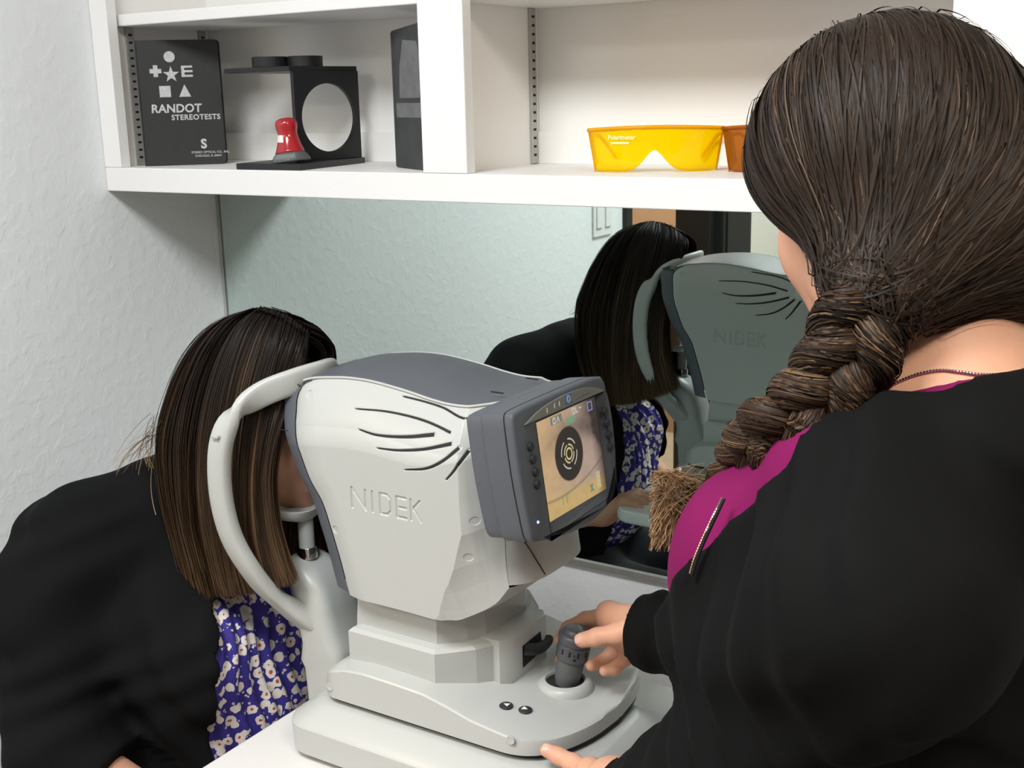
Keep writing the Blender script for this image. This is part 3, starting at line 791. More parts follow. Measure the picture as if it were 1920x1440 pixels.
# little fin where the head meets the monitor
fp = at(918, 872, Y=1.006)
ip('monitor_bracket', loft([[(fp[0] - 0.020 + 0.004 * k, fp[1] + dy * (k / 5) - 0.002, fp[2] + dz * (k / 5)) for dy, dz in ((-0.004, -0.010), (0.02, -0.012), (0.02, 0.012), (-0.004, 0.008))] for k in range(1, 9)]), smooth=50)

# ---- monitor: slate housing, tilted colour display
SO = np.array(at(1068, 858, X=-0.6235))                 # centre of the display
tilt = math.radians(8.0)
nx = np.array((math.cos(tilt), 0, math.sin(tilt))); ny = np.array((0, 1.0, 0)); nz = np.cross(nx, ny)
MO = frame_mat(SO, ny, nz, nx)                          # local x right (as the operator sees it), y up, z out of the screen
def scr(px, py, off=0.0):
    v_ = ray(px, py); o = SO + nx * off - np.array((0, 0, H))
    t = nx.dot(o) / nx.dot(v_); p = v_ * t + np.array((0, 0, H)) - SO
    return p.dot(ny), p.dot(nz)
FZ = 0.010                                              # frame front stands proud of the glass
outer = [scr(px, py, FZ) for px, py in ((961, 779), (972, 768), (1040, 737), (1100, 712), (1122, 706), (1133, 712), (1146, 762), (1154, 822), (1157, 880), (1155, 925), (1144, 947), (1109, 981), (1062, 1004), (1012, 1016), (1001, 1013), (994, 992), (976, 900), (962, 800))]
outer = [(float(a), float(b)) for a, b in outer]
outer_s = [tuple(p[:2]) for p in smooth_path([(*p, 0) for p in outer + [outer[0]]], 80)[:-1]]
lcd = [scr(px, py) for px, py in ((998, 797), (1112, 743), (1139, 916), (1020, 984))]
lx0, lx1 = (lcd[0][0] + lcd[3][0]) / 2, (lcd[1][0] + lcd[2][0]) / 2
ly0, ly1 = (lcd[2][1] + lcd[3][1]) / 2, (lcd[0][1] + lcd[1][1]) / 2
mon = ip('monitor', prism(outer_s, -0.030, FZ, 0.004, holes=[[(lx0 - 0.004, ly0 - 0.011), (lx1 + 0.003, ly0 - 0.006), (lx1 + 0.007, ly1 + 0.003), (lx0 - 0.004, ly1 + 0.003)]], M4=MO, seg=3), 'inst_grey', smooth=35)
ip('monitor_back', prism([(x * 0.97, y * 0.97) for x, y in outer_s], -0.052, -0.004, 0.006, M4=MO, seg=3), 'inst_grey', smooth=35)
ip('monitor_seam', prism([(x * 1.002, y * 1.002) for x, y in outer_s], -0.0012, 0.0004, holes=[[(lx0 - 0.004, ly0 - 0.011), (lx1 + 0.003, ly0 - 0.006), (lx1 + 0.007, ly1 + 0.003), (lx0 - 0.004, ly1 + 0.003)]], M4=MO), 'inst_seam', smooth=35)
# sloping inner bezel
iv = [(lx0 - 0.004, ly0 - 0.011), (lx1 + 0.003, ly0 - 0.006), (lx1 + 0.007, ly1 + 0.003), (lx0 - 0.004, ly1 + 0.003)]
jv = [(lx0, ly0), (lx1, ly0), (lx1, ly1), (lx0, ly1)]
V = [MO @ Vector((x, y, FZ - 0.001)) for x, y in iv] + [MO @ Vector((x, y, 0.0006)) for x, y in jv]
ip('inner_bezel', mesh(V, [(i, (i + 1) % 4, 4 + (i + 1) % 4, 4 + i) for i in range(4)]), 'inst_grey')
# display picture: an eye with mire rings, painted per vertex as the screen would show it
nw, nh = 261, 221
gx, gy = np.meshgrid(np.linspace(0, 1, nw), np.linspace(0, 1, nh), indexing='ij')       # gy = 0 bottom
asp = (lx1 - lx0) / (ly1 - ly0)
def noise2(f, seed):
    r = np.random.default_rng(seed).random((f + 2, f + 2)); a = gx * f; b = gy * f
    i, j = np.minimum(a.astype(int), f), np.minimum(b.astype(int), f); s, t = a - i, b - j
    return (r[i, j] * (1 - s) * (1 - t) + r[i + 1, j] * s * (1 - t) + r[i, j + 1] * (1 - s) * t + r[i + 1, j + 1] * s * t)
n = noise2(14, 1) * .6 + noise2(40, 2) * .4
c = np.zeros((nw, nh, 3))
base = np.array((0.62, 0.42, 0.30)); warm = np.array((0.85, 0.56, 0.27)); darkc = np.array((0.05, 0.04, 0.035)); pink = np.array((0.60, 0.44, 0.36))
c[:] = pink
wv = np.clip(1.25 - gx * 1.6, 0, 1)[..., None]; c = c * (1 - wv * .8) + warm * wv * .8
wb = np.clip((0.24 - gy) / 0.12, 0, 1)[..., None]; c = c * (1 - wb) + np.array((0.80, 0.55, 0.22)) * wb
lidc = 0.80 - 0.85 * (gx - 0.55) ** 2 - 0.1 * (gx - .5)                                   # upper lashes
lash = np.exp(-((gy - lidc) / 0.10) ** 2) * (0.45 + 0.25 * noise2(22, 3)) * np.clip(gx * 2, 0.2, 1)
tr = np.clip((gx - 0.62) / 0.3, 0, 1) * np.clip((gy - 0.62) / 0.25, 0, 1)
shade = np.clip(lash + tr * .95 + np.clip((gx - 0.86) / 0.14, 0, 1) * .8, 0, 0.96)[..., None]
c = c * (1 - shade) + darkc * shade
low = np.exp(-((gy - (0.13 + 0.35 * (gx - 0.45) ** 2 + .12 * gx)) / 0.012) ** 2)[..., None] * 0.45
c = c * (1 - low) + darkc * low
c *= (0.93 + 0.14 * noise2(18, 1))[..., None]
ex, ey = (gx - 0.485) * asp, gy - 0.555
rr = np.hypot(ex, ey); pup = (1 - sstep(0.265, 0.285, rr))[..., None]
c = c * (1 - pup) + np.array((0.030, 0.022, 0.018)) * pup
th = np.arctan2(ey, ex)
def ring(r0, w, gap=None, col=(0.95, 0.82, 0.42)):
    global c
    k = 1 - sstep(w, w * 2.0, abs(rr - r0))
    if gap is not None: k = k * (1 - ((th % (math.pi / 2)) < gap))
    c = c * (1 - k[..., None]) + np.array(col) * k[..., None]
ring(0.055, 0.006); ring(0.092, 0.005, 0.25); ring(0.150, 0.0045, 0.5, (0.9, 0.85, 0.75))
def patch(x0, x1, y0, y1, col, a=1.0, sub=None):
    global c
    k = ((gx > x0) & (gx < x1) & (gy > y0) & (gy < y1)).astype(float)
    if sub is not None: k = k * sub
    c = c * (1 - a * k[..., None]) + np.array(col) * a * k[..., None]
patch(0.27, 0.45, 0.90, 0.985, (0.24, 0.23, 0.20), 0.85)
patch(0.86, 0.94, 0.875, 0.975, (0.30, 0.34, 0.75), 1.0, ((abs(gx - 0.90) > 0.026) | (abs(gy - 0.925) > 0.036)).astype(float))
def glyph(x0, y0, w, h, segs, col):
    global c
    for a, b, a2, b2 in segs:
        ax_, ay_, bx_, by_ = x0 + a * w, y0 + b * h, x0 + a2 * w, y0 + b2 * h
        t = np.clip(((gx - ax_) * (bx_ - ax_) + (gy - ay_) * (by_ - ay_)) / ((bx_ - ax_) ** 2 + (by_ - ay_) ** 2), 0, 1)
        d = np.hypot((gx - ax_ - t * (bx_ - ax_)) * asp, gy - ay_ - t * (by_ - ay_))
        k = (1 - sstep(0.006, 0.010, d))[..., None]; c = c * (1 - k) + np.array(col) * k
Eg = [(0, 0, 0, 1), (0, 0, 1, 0), (0, .5, .8, .5), (0, 1, 1, 1)]
gcol = (0.10, 0.55, 0.30)
glyph(0.515, 0.845, 0.030, 0.055, Eg, gcol); glyph(0.56, 0.845, 0.03, 0.055, [(0, 1, .5, .5), (1, 1, .5, .5), (.5, .5, .5, 0)], gcol); glyph(0.605, 0.845, 0.030, 0.055, Eg, gcol)
wc = (0.75, 0.72, 0.66)
glyph(0.31, 0.915, 0.035, 0.05, [(0, 0, 0, 1), (0, 1, 1, 1), (1, 1, 1, 0), (1, 0, 0, 0)], wc); glyph(0.37, 0.915, 0.035, 0.05, [(0, 0, .5, 1), (.5, 1, 1, 0)], wc)
glyph(0.62, 0.925, 0.035, 0.05, [(0, 0, 0, 1), (0, 1, 1, 1), (1, 1, 1, 0), (1, 0, 0, 0)], wc); glyph(0.675, 0.925, 0.025, 0.05, [(0, 0, 0, 1), (0, 0, 1, 0)], wc); glyph(0.73, 0.945, 0.03, 0.02, [(0, .5, 1, .5)], wc)
for k, yy in enumerate((0.06, 0.105, 0.15, 0.195)): glyph(0.865 - 0.0 * k, yy, 0.045, 0.024, [(0, 0, 1, 0), (1, 0, 1, 1), (0, 1, 1, 1)], (0.85, 0.75, 0.45))
for x_ in (0.30, 0.36): glyph(x_, 0.09, 0.02, 0.08, [(0, 0, 0, 1), (0, 1, 1, 1)], (0.35, 0.42, 0.15))
glyph(0.74, 0.06, 0.05, 0.07, [(0, 0, 1, 1), (0, 1, 1, 0), (.5, 0, .5, 1)], (0.15, 0.35, 0.25))
W = np.stack([lx0 + (lx1 - lx0) * gx, ly0 + (ly1 - ly0) * gy, np.full_like(gx, 0.0004)], -1).reshape(-1, 3)
W = W @ np.array([ny, nz, nx]) + SO
me = np_mesh(W, grid_faces(nw, nh))
ca = me.color_attributes.new('picture', 'FLOAT_COLOR', 'POINT')
ca.data.foreach_set('color', np.concatenate([c.reshape(-1, 3), np.ones((nw * nh, 1))], 1).astype(np.float32).ravel())
ms, nt, b = _nodes('colour_display')
a_ = _n(nt, 'ShaderNodeAttribute', attribute_name='picture')
b.inputs['Base Color'].default_value = (0.01, 0.01, 0.012, 1); b.inputs['Roughness'].default_value = 0.25
nt.links.new(a_.outputs['Color'], b.inputs['Emission Color']); b.inputs['Emission Strength'].default_value = 0.72
ip('display', me, ms, parent=mon)['label'] = 'lit display showing a dark pupil with bright mire rings'
# champagne badge above the display
bl = [scr(px, py, FZ) for px, py in ((981, 797), (1010, 768), (1050, 743), (1085, 729), (1110, 726), (1131, 732), (1110, 741), (1060, 765), (1000, 794))]
bs = [tuple(p[:2]) for p in smooth_path([(*p, 0) for p in bl[:6]], 24)] + [(float(bl[5][0]), float(bl[5][1])), (float(bl[0][0]), float(bl[0][1]))][:1] 
bd = ip('badge', prism(bs, FZ, FZ + 0.0022, 0.0006, M4=MO), 'badge', parent=mon)
q = scr(1062, 748, FZ)
ip('badge_emblem', prism([(q[0] - 0.0058, q[1] - 0.0052), (q[0] + 0.0058, q[1] - 0.0052), (q[0] + 0.0058, q[1] + 0.0052), (q[0] - 0.0058, q[1] + 0.0052)], FZ + 0.0023, FZ + 0.0027, M4=MO), 'blue_print', parent=mon)
for r_, w_ in ((0.0042, 0.0008), (0.0024, 0.0006)):
    ip('emblem_ring', prism(disc_pts(q[0], q[1], r_, n=24), FZ + 0.0027, FZ + 0.0029, holes=[disc_pts(q[0], q[1], r_ - w_, n=24)], M4=MO), 'table_edge', parent=mon)
for px, py in ((1022, 770), (1036, 761), (1045, 757)):
    a = scr(px, py, FZ); ip('badge_mark', prism([(a[0] - .0006, a[1] - .0025), (a[0] + .0006, a[1] - .0025), (a[0] + .0012, a[1] + .0025), (a[0], a[1] + .0025)], FZ + 0.0023, FZ + 0.0026, M4=MO), 'white_print', parent=mon)
a = scr(1076, 750, FZ); link('badge_lettering', text_mesh('REFRACTOMETER', 0.0042, MO @ Matrix.Translation((a[0], a[1], FZ + 0.0024)), 0.0001), M['grey_print'], mon)
for px, py in ((993, 837), (998, 861), (1003, 884.5), (1006, 908), (1133, 771), (1137, 793), (1141, 815), (1144, 837)):
    a = scr(px, py, FZ)
    ip('side_button', lathe([(0.0050, FZ - 0.001), (0.0050, FZ + 0.0022), (0.0040, FZ + 0.0032), (0, FZ + 0.0034)], MO @ Vector((a[0], a[1], 0)), nx, 20), 'inst_dark', smooth=40, parent=mon)
a = scr(1008.5, 979, FZ); ip('power_light', lathe([(0.0016, FZ), (0.0012, FZ + 0.001), (0, FZ + 0.0012)], MO @ Vector((a[0], a[1], 0)), nx, 12), 'led', parent=mon)

# ---- chin rest column, post, cup and forehead arch (fixed to the base)
def col_ring(z, x0, x1, hw, r):
    return ring_rr(x0, x1, hw, YB0, z, r, 5)
def cx(px, py, Y): return float(at(px, py, Y=Y)[0])
cols = [(H - 0.745, -0.981, -0.921, 0.034, 0.008), (H - 0.700, -0.984, -0.921, 0.034, 0.008), (H - 0.690, -0.991, -0.916, 0.035, 0.012), (H - 0.668, -0.988, -0.924, 0.036, 0.016),
        (H - 0.650, -0.991, -0.931, 0.037, 0.018), (H - 0.620, -0.998, -0.938, 0.038, 0.02), (H - 0.590, -1.006, -0.946, 0.037, 0.02), (H - 0.572, -1.012, -0.964, 0.033, 0.02), (H - 0.562, -1.012, -0.982, 0.026, 0.018), (H - 0.559, -1.008, -0.988, 0.02, 0.014)]
ip('chinrest_column', loft([col_ring(*k) for k in cols]), smooth=50)
cxp = -0.9905
ip('chin_post', lathe([(0.0100, -0.565), (0.0100, -0.508), (0.0085, -0.505)], (cxp, YB0 - 0.004, H), n=24), smooth=40)
ip('post_collar', lathe([(0.0132, -0.561), (0.0132, -0.548), (0.0122, -0.5465), (0.0095, -0.5465)], (cxp, YB0 - 0.004, H), n=28), 'chrome', smooth=40)
cup = []
for z, s in ((-0.513, 0.55), (-0.509, 0.85), (-0.502, 1.0), (-0.4965, 1.02), (-0.4955, 0.96), (-0.499, 0.6), (-0.500, 0.2)):
    cup.append([(cxp - 0.012 + 0.026 * s * math.cos(a), YB0 - 0.004 + 0.036 * s * math.sin(a), H + z + 0.004 * (math.sin(a) ** 2)) for a in np.linspace(0, 2 * math.pi, 28, endpoint=False)])
ip('chin_cup', loft(cup), smooth=50)
arch = [(-0.972, .020, -.640), (-0.990, .046, -.612), (-1.001, .068, -.585), (-1.011, .085, -.552), (-1.024, .0955, -.515), (-1.031, .1005, -.475), (-1.032, .1015, -.430), (-1.026, .0985, -.388), (-1.013, .088, -.358), (-0.992, .064, -.337), (-0.968, .034, -.325), (-0.957, .0, -.321)]
path = [(x, YB0 - h, z + H) for x, h, z in arch] + [(x, YB0 + h, z + H) for x, h, z in arch[-2::-1]]
pa = smooth_path(path, 120)
k = np.linspace(-1, 1, 120); topw = np.clip(1 - (abs(k) - 0.12) / 0.26, 0, 1); topw = topw * topw * (3 - 2 * topw)
A = np.stack([(1 - topw) * 1.0 + 0.12 * topw, np.zeros(120), topw], 1)
ra = 0.0150 * (1 - topw) + 0.0160 * topw + 0.008 * np.clip((abs(k) - 0.86) / 0.14, 0, 1); rb = 0.0095 * (1 - topw) + 0.0065 * topw + 0.007 * np.clip((abs(k) - 0.86) / 0.14, 0, 1)
ip('forehead_arch', tube(pa, 0, 16, wide=(A, np.stack([ra, rb], 1)), power=0.6), smooth=60)
em = at(400, 814, Y=0.953)
ip('eye_level_mark', box(-1.030, -1.0195, YB0 - 0.1118, YB0 - 0.106, em[2] - 0.002, em[2] + 0.002, 0.001), smooth=40)
# ================================================================== implicit surfaces for bodies and clothes
class Sdf:
    def __init__(s): s.ops = []
    def cone(s, a, b, ra, rb, k=0.02, op='u'):
        s.ops.append(('c', np.array(a, float), np.array(b, float), ra, rb, k, op)); return s
    def ell(s, c, r, fr=None, k=0.02, op='u'):
        R = np.eye(3) if fr is None else np.array(fr, float)
        s.ops.append(('e', np.array(c, float), np.array(r, float), R, None, k, op)); return s
    def chain(s, pts, rad, k=0.01):
        for i in range(len(pts) - 1): s.cone(pts[i], pts[i + 1], rad[i], rad[i + 1], k)
        return s
    @staticmethod
    def dist(o, p):
        if o[0] == 'c':
            a, b, ra, rb = o[1:5]; ba = b - a; pa = p - a
            h = np.clip((pa @ ba) / (ba @ ba + 1e-12), 0, 1)
            return np.sqrt(((pa - h[..., None] * ba) ** 2).sum(-1)) - (ra + (rb - ra) * h)
        c, r, R = o[1:4]
        q = (p - c) @ R.T
        k0 = np.sqrt(((q / r) ** 2).sum(-1)); k1 = np.sqrt(((q / r ** 2) ** 2).sum(-1))
        return k0 * (k0 - 1) / np.maximum(k1, 1e-9)
    @staticmethod
    def mixop(d, d2, k, op):
        if op == 'u':
            h = np.clip(0.5 + 0.5 * (d - d2) / k, 0, 1); return d * (1 - h) + d2 * h - k * h * (1 - h)
        h = np.clip(0.5 - 0.5 * (d + d2) / k, 0, 1); return d * (1 - h) - d2 * h + k * h * (1 - h)
    def box(s, o):
        if o[0] == 'c': r = max(o[3], o[4]); return np.minimum(o[1], o[2]) - r, np.maximum(o[1], o[2]) + r
        r = o[2].max(); return o[1] - r, o[1] + r
    def at(s, p):
        d = np.full(p.shape[:-1], 1.0)
        for o in s.ops:
            d = s.mixop(d, s.dist(o, p), o[5], o[6])
        return d
    def bounds(s):
        b = [s.box(o) for o in s.ops if o[6] == 'u']
        return np.min([x[0] for x in b], 0), np.max([x[1] for x in b], 0)
    def grid(s, res, lo=None, hi=None, post=None):
        b0, b1 = s.bounds()
        lo = (b0 if lo is None else np.maximum(b0, lo)) - 3 * res; hi = (b1 if hi is None else np.minimum(b1, hi)) + 3 * res
        n = np.ceil((hi - lo) / res).astype(int) + 1
        ax = [lo[i] + np.arange(n[i]) * res for i in range(3)]
        D = np.full(n, 0.08, np.float32)
        for o in s.ops:
            a, b = s.box(o); m = o[5] + 3.5 * res + 0.012
            i0 = np.maximum(((a - m - lo) / res).astype(int), 0); i1 = np.minimum(((b + m - lo) / res).astype(int) + 2, n)
            if (i1 <= i0).any(): continue
            sl = tuple(slice(i0[i], i1[i]) for i in range(3))
            p = np.stack(np.meshgrid(*[ax[i][sl[i]] for i in range(3)], indexing='ij'), -1)
            D[sl] = s.mixop(D[sl], s.dist(o, p), o[5], o[6])
        if post is not None:
            p = np.stack(np.meshgrid(*ax, indexing='ij'), -1); D = post(D, p)
        D[0] = D[-1] = 0.05; D[:, 0] = D[:, -1] = 0.05; D[:, :, 0] = D[:, :, -1] = 0.05
        return D, lo, res
def surface_nets(D, lo, res):
    S = D < 0
    c = np.zeros(tuple(np.array(D.shape) - 1), np.int8)
    for i in (0, 1):
        for j in (0, 1):
            for k in (0, 1):
                c += S[i:i + c.shape[0], j:j + c.shape[1], k:k + c.shape[2]]
    act = (c > 0) & (c < 8)
    idx = np.full(c.shape, -1, np.int64); I = np.argwhere(act); idx[act] = np.arange(len(I))
    acc = np.zeros((len(I), 3)); cnt = np.zeros(len(I))
    corners = [(i, j, k) for i in (0, 1) for j in (0, 1) for k in (0, 1)]
    for a in range(8):
        for b in range(a + 1, 8):
            ca, cb = np.array(corners[a]), np.array(corners[b])
            if abs(ca - cb).sum() != 1: continue
            da = D[tuple((I + ca).T)]; db = D[tuple((I + cb).T)]
            m = (da < 0) != (db < 0); t = np.where(m, da / np.where(m, da - db, 1), 0)
            acc += np.where(m[:, None], ca + t[:, None] * (cb - ca), 0); cnt += m
    V = lo + (I + acc / cnt[:, None]) * res
    F = []
    for ax_ in range(3):
        o1, o2 = (ax_ + 1) % 3, (ax_ + 2) % 3
        sl0 = [slice(1, -1)] * 3; sl0[ax_] = slice(0, -1); sl1 = list(sl0); sl1[ax_] = slice(1, None)
        A, B = S[tuple(sl0)], S[tuple(sl1)]
        E = np.argwhere(A != B)
        st = A[tuple(E.T)]
        off = np.array([1, 1, 1]); off[ax_] = 0
        base = E + off
        def g(d1, d2):
            q = base.copy(); q[:, o1] -= d1; q[:, o2] -= d2
            return idx[tuple(q.T)]
        q = np.stack([g(1, 1), g(0, 1), g(0, 0), g(1, 0)], 1)
        q[~st] = q[~st][:, ::-1]
        F.append(q)
    return V, np.concatenate(F)
def sdf_mesh(sd, res, cut=None, **kw):
    V, F = surface_nets(*sd.grid(res, **kw))
    if cut is not None:
        keep = ~cut(V[F].mean(1)); F = F[keep]
        used = np.unique(F); mp = np.full(len(V), -1); mp[used] = np.arange(len(used)); V = V[used]; F = mp[F]
    return V, F
def merge_vf(*vf):
    V, F, n = [], [], 0
    for v, f in vf: V.append(v); F.append(f + n); n += len(v)
    return np.concatenate(V), np.concatenate(F)
def frame3(az, pitch, roll=0):
    a, p = math.radians(az), math.radians(pitch)
    f = np.array((math.cos(a) * math.cos(p), math.sin(a) * math.cos(p), -math.sin(p)))
    l = np.array((-math.sin(a), math.cos(a), 0.0)); u = np.cross(f, l); r = math.radians(roll)
    return np.array((f, l * math.cos(r) + u * math.sin(r), -l * math.sin(r) + u * math.cos(r)))
def W3(x, y, z): return np.array((x, y, z + H))

def head_sdf(s, c, fr, neck_to, neck_r=(0.050, 0.054), slim=1.0, ear=.007):
    def q(x, y, z): return c + fr[0] * x + fr[1] * y * slim + fr[2] * z
    s.ell(q(-.012, 0, .022), (.090, .073 * slim, .082), fr, .02)
    s.ell(q(.030, 0, -.030), (.060, .056 * slim, .085), fr, .02)
    s.ell(q(.030, 0, -.074), (.050, .047, .036), fr, .02)
    s.ell(q(.068, 0, -.096), (.016, .018, .015), fr, .02)
    for g in (-1, 1):
        s.ell(q(.050, g * .036, -.032), (.028, .026, .030), fr, .02)
        s.ell(q(.004, g * .052, -.062), (.026, .014, .026), fr, .02)
    s.ell(q(.074, 0, .020), (.016, .044, .012), fr, .015)
    for g in (-1, 1): s.ell(q(.088, g * .032, -.003), (.013, .016, .011), fr, .012, 's')
    s.cone(q(.082, 0, .006), q(.104, 0, -.034), .0075, .0095, .010)
    for g in (-1, 1): s.ell(q(.096, g * .011, -.040), (.010, .0075, .0070), fr, .006)
    for g in (-1, 1): s.ell(q(.0735, g * .032, -.0035), (.0135, .0155, .0125), fr, .003)
    s.ell(q(.083, 0, -.0635), (.011, .021, .0055), fr, .005); s.ell(q(.082, 0, -.0735), (.011, .018, .0060), fr, .005)
    s.cone(q(.094, -.016, -.0685), q(.094, .016, -.0685), .0013, .0013, .003, 's')
    for g in (-1, 1): s.ell(q(-.008, g * (.065 + ear), -.012), (.017, ear, .029), fr, .006)
    s.cone(q(-.028, 0, -.050), neck_to, neck_r[0], neck_r[1], .03)
    return q

def hand_sdf(s, wrist, fingers, palm, fore=None):
    """fingers: list of (points, radii); palm: list of (a, b, ra, rb)"""
    for a, b, ra, rb in palm: s.cone(a, b, ra, rb, .012)
    for pts, rad in fingers: s.chain(pts, rad, .0045)
    if fore is not None: s.cone(wrist, fore, .023, .030, .02)

# strands as narrow ribbons lying roughly on the hair's surface, colour per vertex
def strands(P, R, C, N=None, roll=0.55):
    """P (n,k,3), R (n,k) half width, C (n,k,3) colour, N outward direction (n,k,3)"""
    n, k, _ = P.shape
    T = np.gradient(P, axis=1); T /= np.linalg.norm(T, axis=2, keepdims=True) + 1e-9
    if N is None: N = np.broadcast_to(np.array((0.35, -0.85, 0.4)), P.shape)
    A = np.cross(T, N); A /= np.linalg.norm(A, axis=2, keepdims=True) + 1e-9; B = np.cross(A, T)
    a = RNG.normal(size=(n, 1, 1)) * roll
    S_ = (A * np.cos(a) + B * np.sin(a)) * R[..., None]
    V = np.stack([P - S_, P + S_], 2)                                                        # n,k,2,3
    i = np.arange(n)[:, None]; j = np.arange(k - 1)[None, :]
    id_ = lambda jj, mm: (i * k + jj) * 2 + mm
    F = np.stack([id_(j, 0), id_(j, 1), id_(j + 1, 1), id_(j + 1, 0)], -1).reshape(-1, 4)
    return V.reshape(-1, 3), F, np.repeat(C[:, :, None, :], 2, 2).reshape(-1, 3)
def colour_mesh(V, F, C, name='tone', base=0):
    me = np_mesh(V, F)
    if base:
        me.materials.append(M['hair']); me.materials.append(M['hair_base'])
        k = np.zeros(len(F), np.int32); k[:base] = 1; me.polygons.foreach_set('material_index', k)
    ca = me.color_attributes.new(name, 'FLOAT_COLOR', 'POINT')
    ca.data.foreach_set('color', np.concatenate([C, np.ones((len(C), 1))], 1).astype(np.float32).ravel())
    me.shade_smooth()
    return me
def value_noise(x, seed, n=512):
    r = np.random.default_rng(seed).random(n); i = np.floor(x).astype(int); t = x - i; t = t * t * (3 - 2 * t)
    return r[i % n] * (1 - t) + r[(i + 1) % n] * t
M['hair_base'] = mat('hair_under', (0.01, 0.007, 0.005), 0.8, spec=0.1)
M['hair'] = mat('hair_strands', (0.05, 0.03, 0.02), 0.52, attr='tone', spec=0.22)
def fabric(name, color, rough=0.85, sheen=0.3, weave=900.0, wrinkle=0.006, wscale=9.0):
    m, nt, b = _nodes(name)
    b.inputs['Base Color'].default_value = (*color, 1); b.inputs['Roughness'].default_value = rough
    b.inputs['Sheen Weight'].default_value = sheen; b.inputs['Sheen Roughness'].default_value = 0.5; b.inputs['Specular IOR Level'].default_value = 0.11
    tc = _n(nt, 'ShaderNodeTexCoord')
    n1 = _n(nt, 'ShaderNodeTexNoise', Scale=wscale, Detail=2.0, Roughness=0.45, Distortion=0.8)
    mp = _n(nt, 'ShaderNodeMapping'); mp.inputs['Scale'].default_value = (1.0, 1.3, 0.6)
    nt.links.new(tc.outputs['Object'], mp.inputs['Vector']); nt.links.new(mp.outputs['Vector'], n1.inputs['Vector'])
    b1 = _n(nt, 'ShaderNodeBump', Strength=0.6, Distance=wrinkle); nt.links.new(n1.outputs['Fac'], b1.inputs['Height'])
    n2 = _n(nt, 'ShaderNodeTexNoise', Scale=weave, Detail=2.0); nt.links.new(tc.outputs['Object'], n2.inputs['Vector'])
    b2 = _n(nt, 'ShaderNodeBump', Strength=0.35, Distance=0.0006); nt.links.new(n2.outputs['Fac'], b2.inputs['Height'])
    nt.links.new(b1.outputs['Normal'], b2.inputs['Normal']); nt.links.new(b2.outputs['Normal'], b.inputs['Normal'])
    return m
M['jacket'] = fabric('black_knit_jacket', (0.0036, 0.0037, 0.0038), sheen=0.0)
M['blazer'] = fabric('black_blazer_cloth', (0.0045, 0.0048, 0.0054), sheen=0.0, weave=1400)
M['scrub'] = fabric('magenta_scrub_cotton', (0.17, 0.007, 0.072), 0.8, 0.0, 1100, 0.004, 7.0)
M['trouser'] = fabric('dark_trouser_cloth', (0.012, 0.012, 0.016))
def skin(name, c):
    m = mat(name, c, 0.48, spec=0.35, var=0.10, var_scale=35, bump=[(420, 0.0002, 3)], sss=0.12); return m
M['skin_op'] = skin('skin_warm_light', (0.67, 0.36, 0.24)); M['skin_pt'] = skin('skin_warm_medium', (0.52, 0.27, 0.18))
M['nail'] = mat('finger_nail', (0.70, 0.42, 0.32), 0.25); M['eye_white'] = mat('eye_white', (0.8, 0.78, 0.75), 0.2); M['iris'] = mat('dark_iris', (0.03, 0.015, 0.01), 0.15)
M['lash'] = mat('lash_dark', (0.01, 0.008, 0.007), 0.7)
def dress_mat():
    m, nt, b = _nodes('blue_floral_print')
    b.inputs['Roughness'].default_value = 0.75
    tc = _n(nt, 'ShaderNodeTexCoord')
    dn = _n(nt, 'ShaderNodeTexNoise', Scale=120.0, Detail=2.0); nt.links.new(tc.outputs['Object'], dn.inputs['Vector'])
    add = _n(nt, 'ShaderNodeVectorMath', operation='MULTIPLY_ADD'); add.inputs[1].default_value = (0.006, 0.006, 0.006)
    nt.links.new(dn.outputs['Color'], add.inputs[0]); nt.links.new(tc.outputs['Object'], add.inputs[2])
    v = _n(nt, 'ShaderNodeTexVoronoi', Scale=61.0, Randomness=0.8); nt.links.new(add.outputs[0], v.inputs['Vector'])
    petal = _n(nt, 'ShaderNodeValToRGB'); petal.color_ramp.interpolation = 'CONSTANT'
    e = petal.color_ramp.elements; e[0].position = 0; e[0].color = (0.42, 0.07, 0.02, 1); e[1].position = 0.15; e[1].color = (0.72, 0.66, 0.62, 1)
    x = petal.color_ramp.elements.new(0.45); x.color = (0.028, 0.018, 0.22, 1)
    nt.links.new(v.outputs['Distance'], petal.inputs['Fac'])
    # a second, finer scatter of white sprigs on the blue
    v2 = _n(nt, 'ShaderNodeTexVoronoi', Scale=105.0, Randomness=1.0); nt.links.new(add.outputs[0], v2.inputs['Vector'])
    lt = _n(nt, 'ShaderNodeMath', operation='LESS_THAN'); lt.inputs[1].default_value = 0.22; nt.links.new(v2.outputs['Distance'], lt.inputs[0])
    gt = _n(nt, 'ShaderNodeMath', operation='GREATER_THAN'); gt.inputs[1].default_value = 0.50; nt.links.new(v.outputs['Distance'], gt.inputs[0])
    mu = _n(nt, 'ShaderNodeMath', operation='MULTIPLY'); nt.links.new(lt.outputs[0], mu.inputs[0]); nt.links.new(gt.outputs[0], mu.inputs[1])
    mx = _n(nt, 'ShaderNodeMix', data_type='RGBA'); mx.inputs[7].default_value = (0.58, 0.53, 0.52, 1)
    nt.links.new(mu.outputs[0], mx.inputs[0]); nt.links.new(petal.outputs['Color'], mx.inputs[6]); nt.links.new(mx.outputs[2], b.inputs['Base Color'])
    w = _n(nt, 'ShaderNodeTexWave', Scale=14.0, Distortion=3.0); w.bands_direction = 'Y'; nt.links.new(tc.outputs['Object'], w.inputs['Vector'])
    bp = _n(nt, 'ShaderNodeBump', Strength=0.5, Distance=0.006); nt.links.new(w.outputs['Fac'], bp.inputs['Height']); nt.links.new(bp.outputs['Normal'], b.inputs['Normal'])
    return m
M['dress'] = dress_mat()

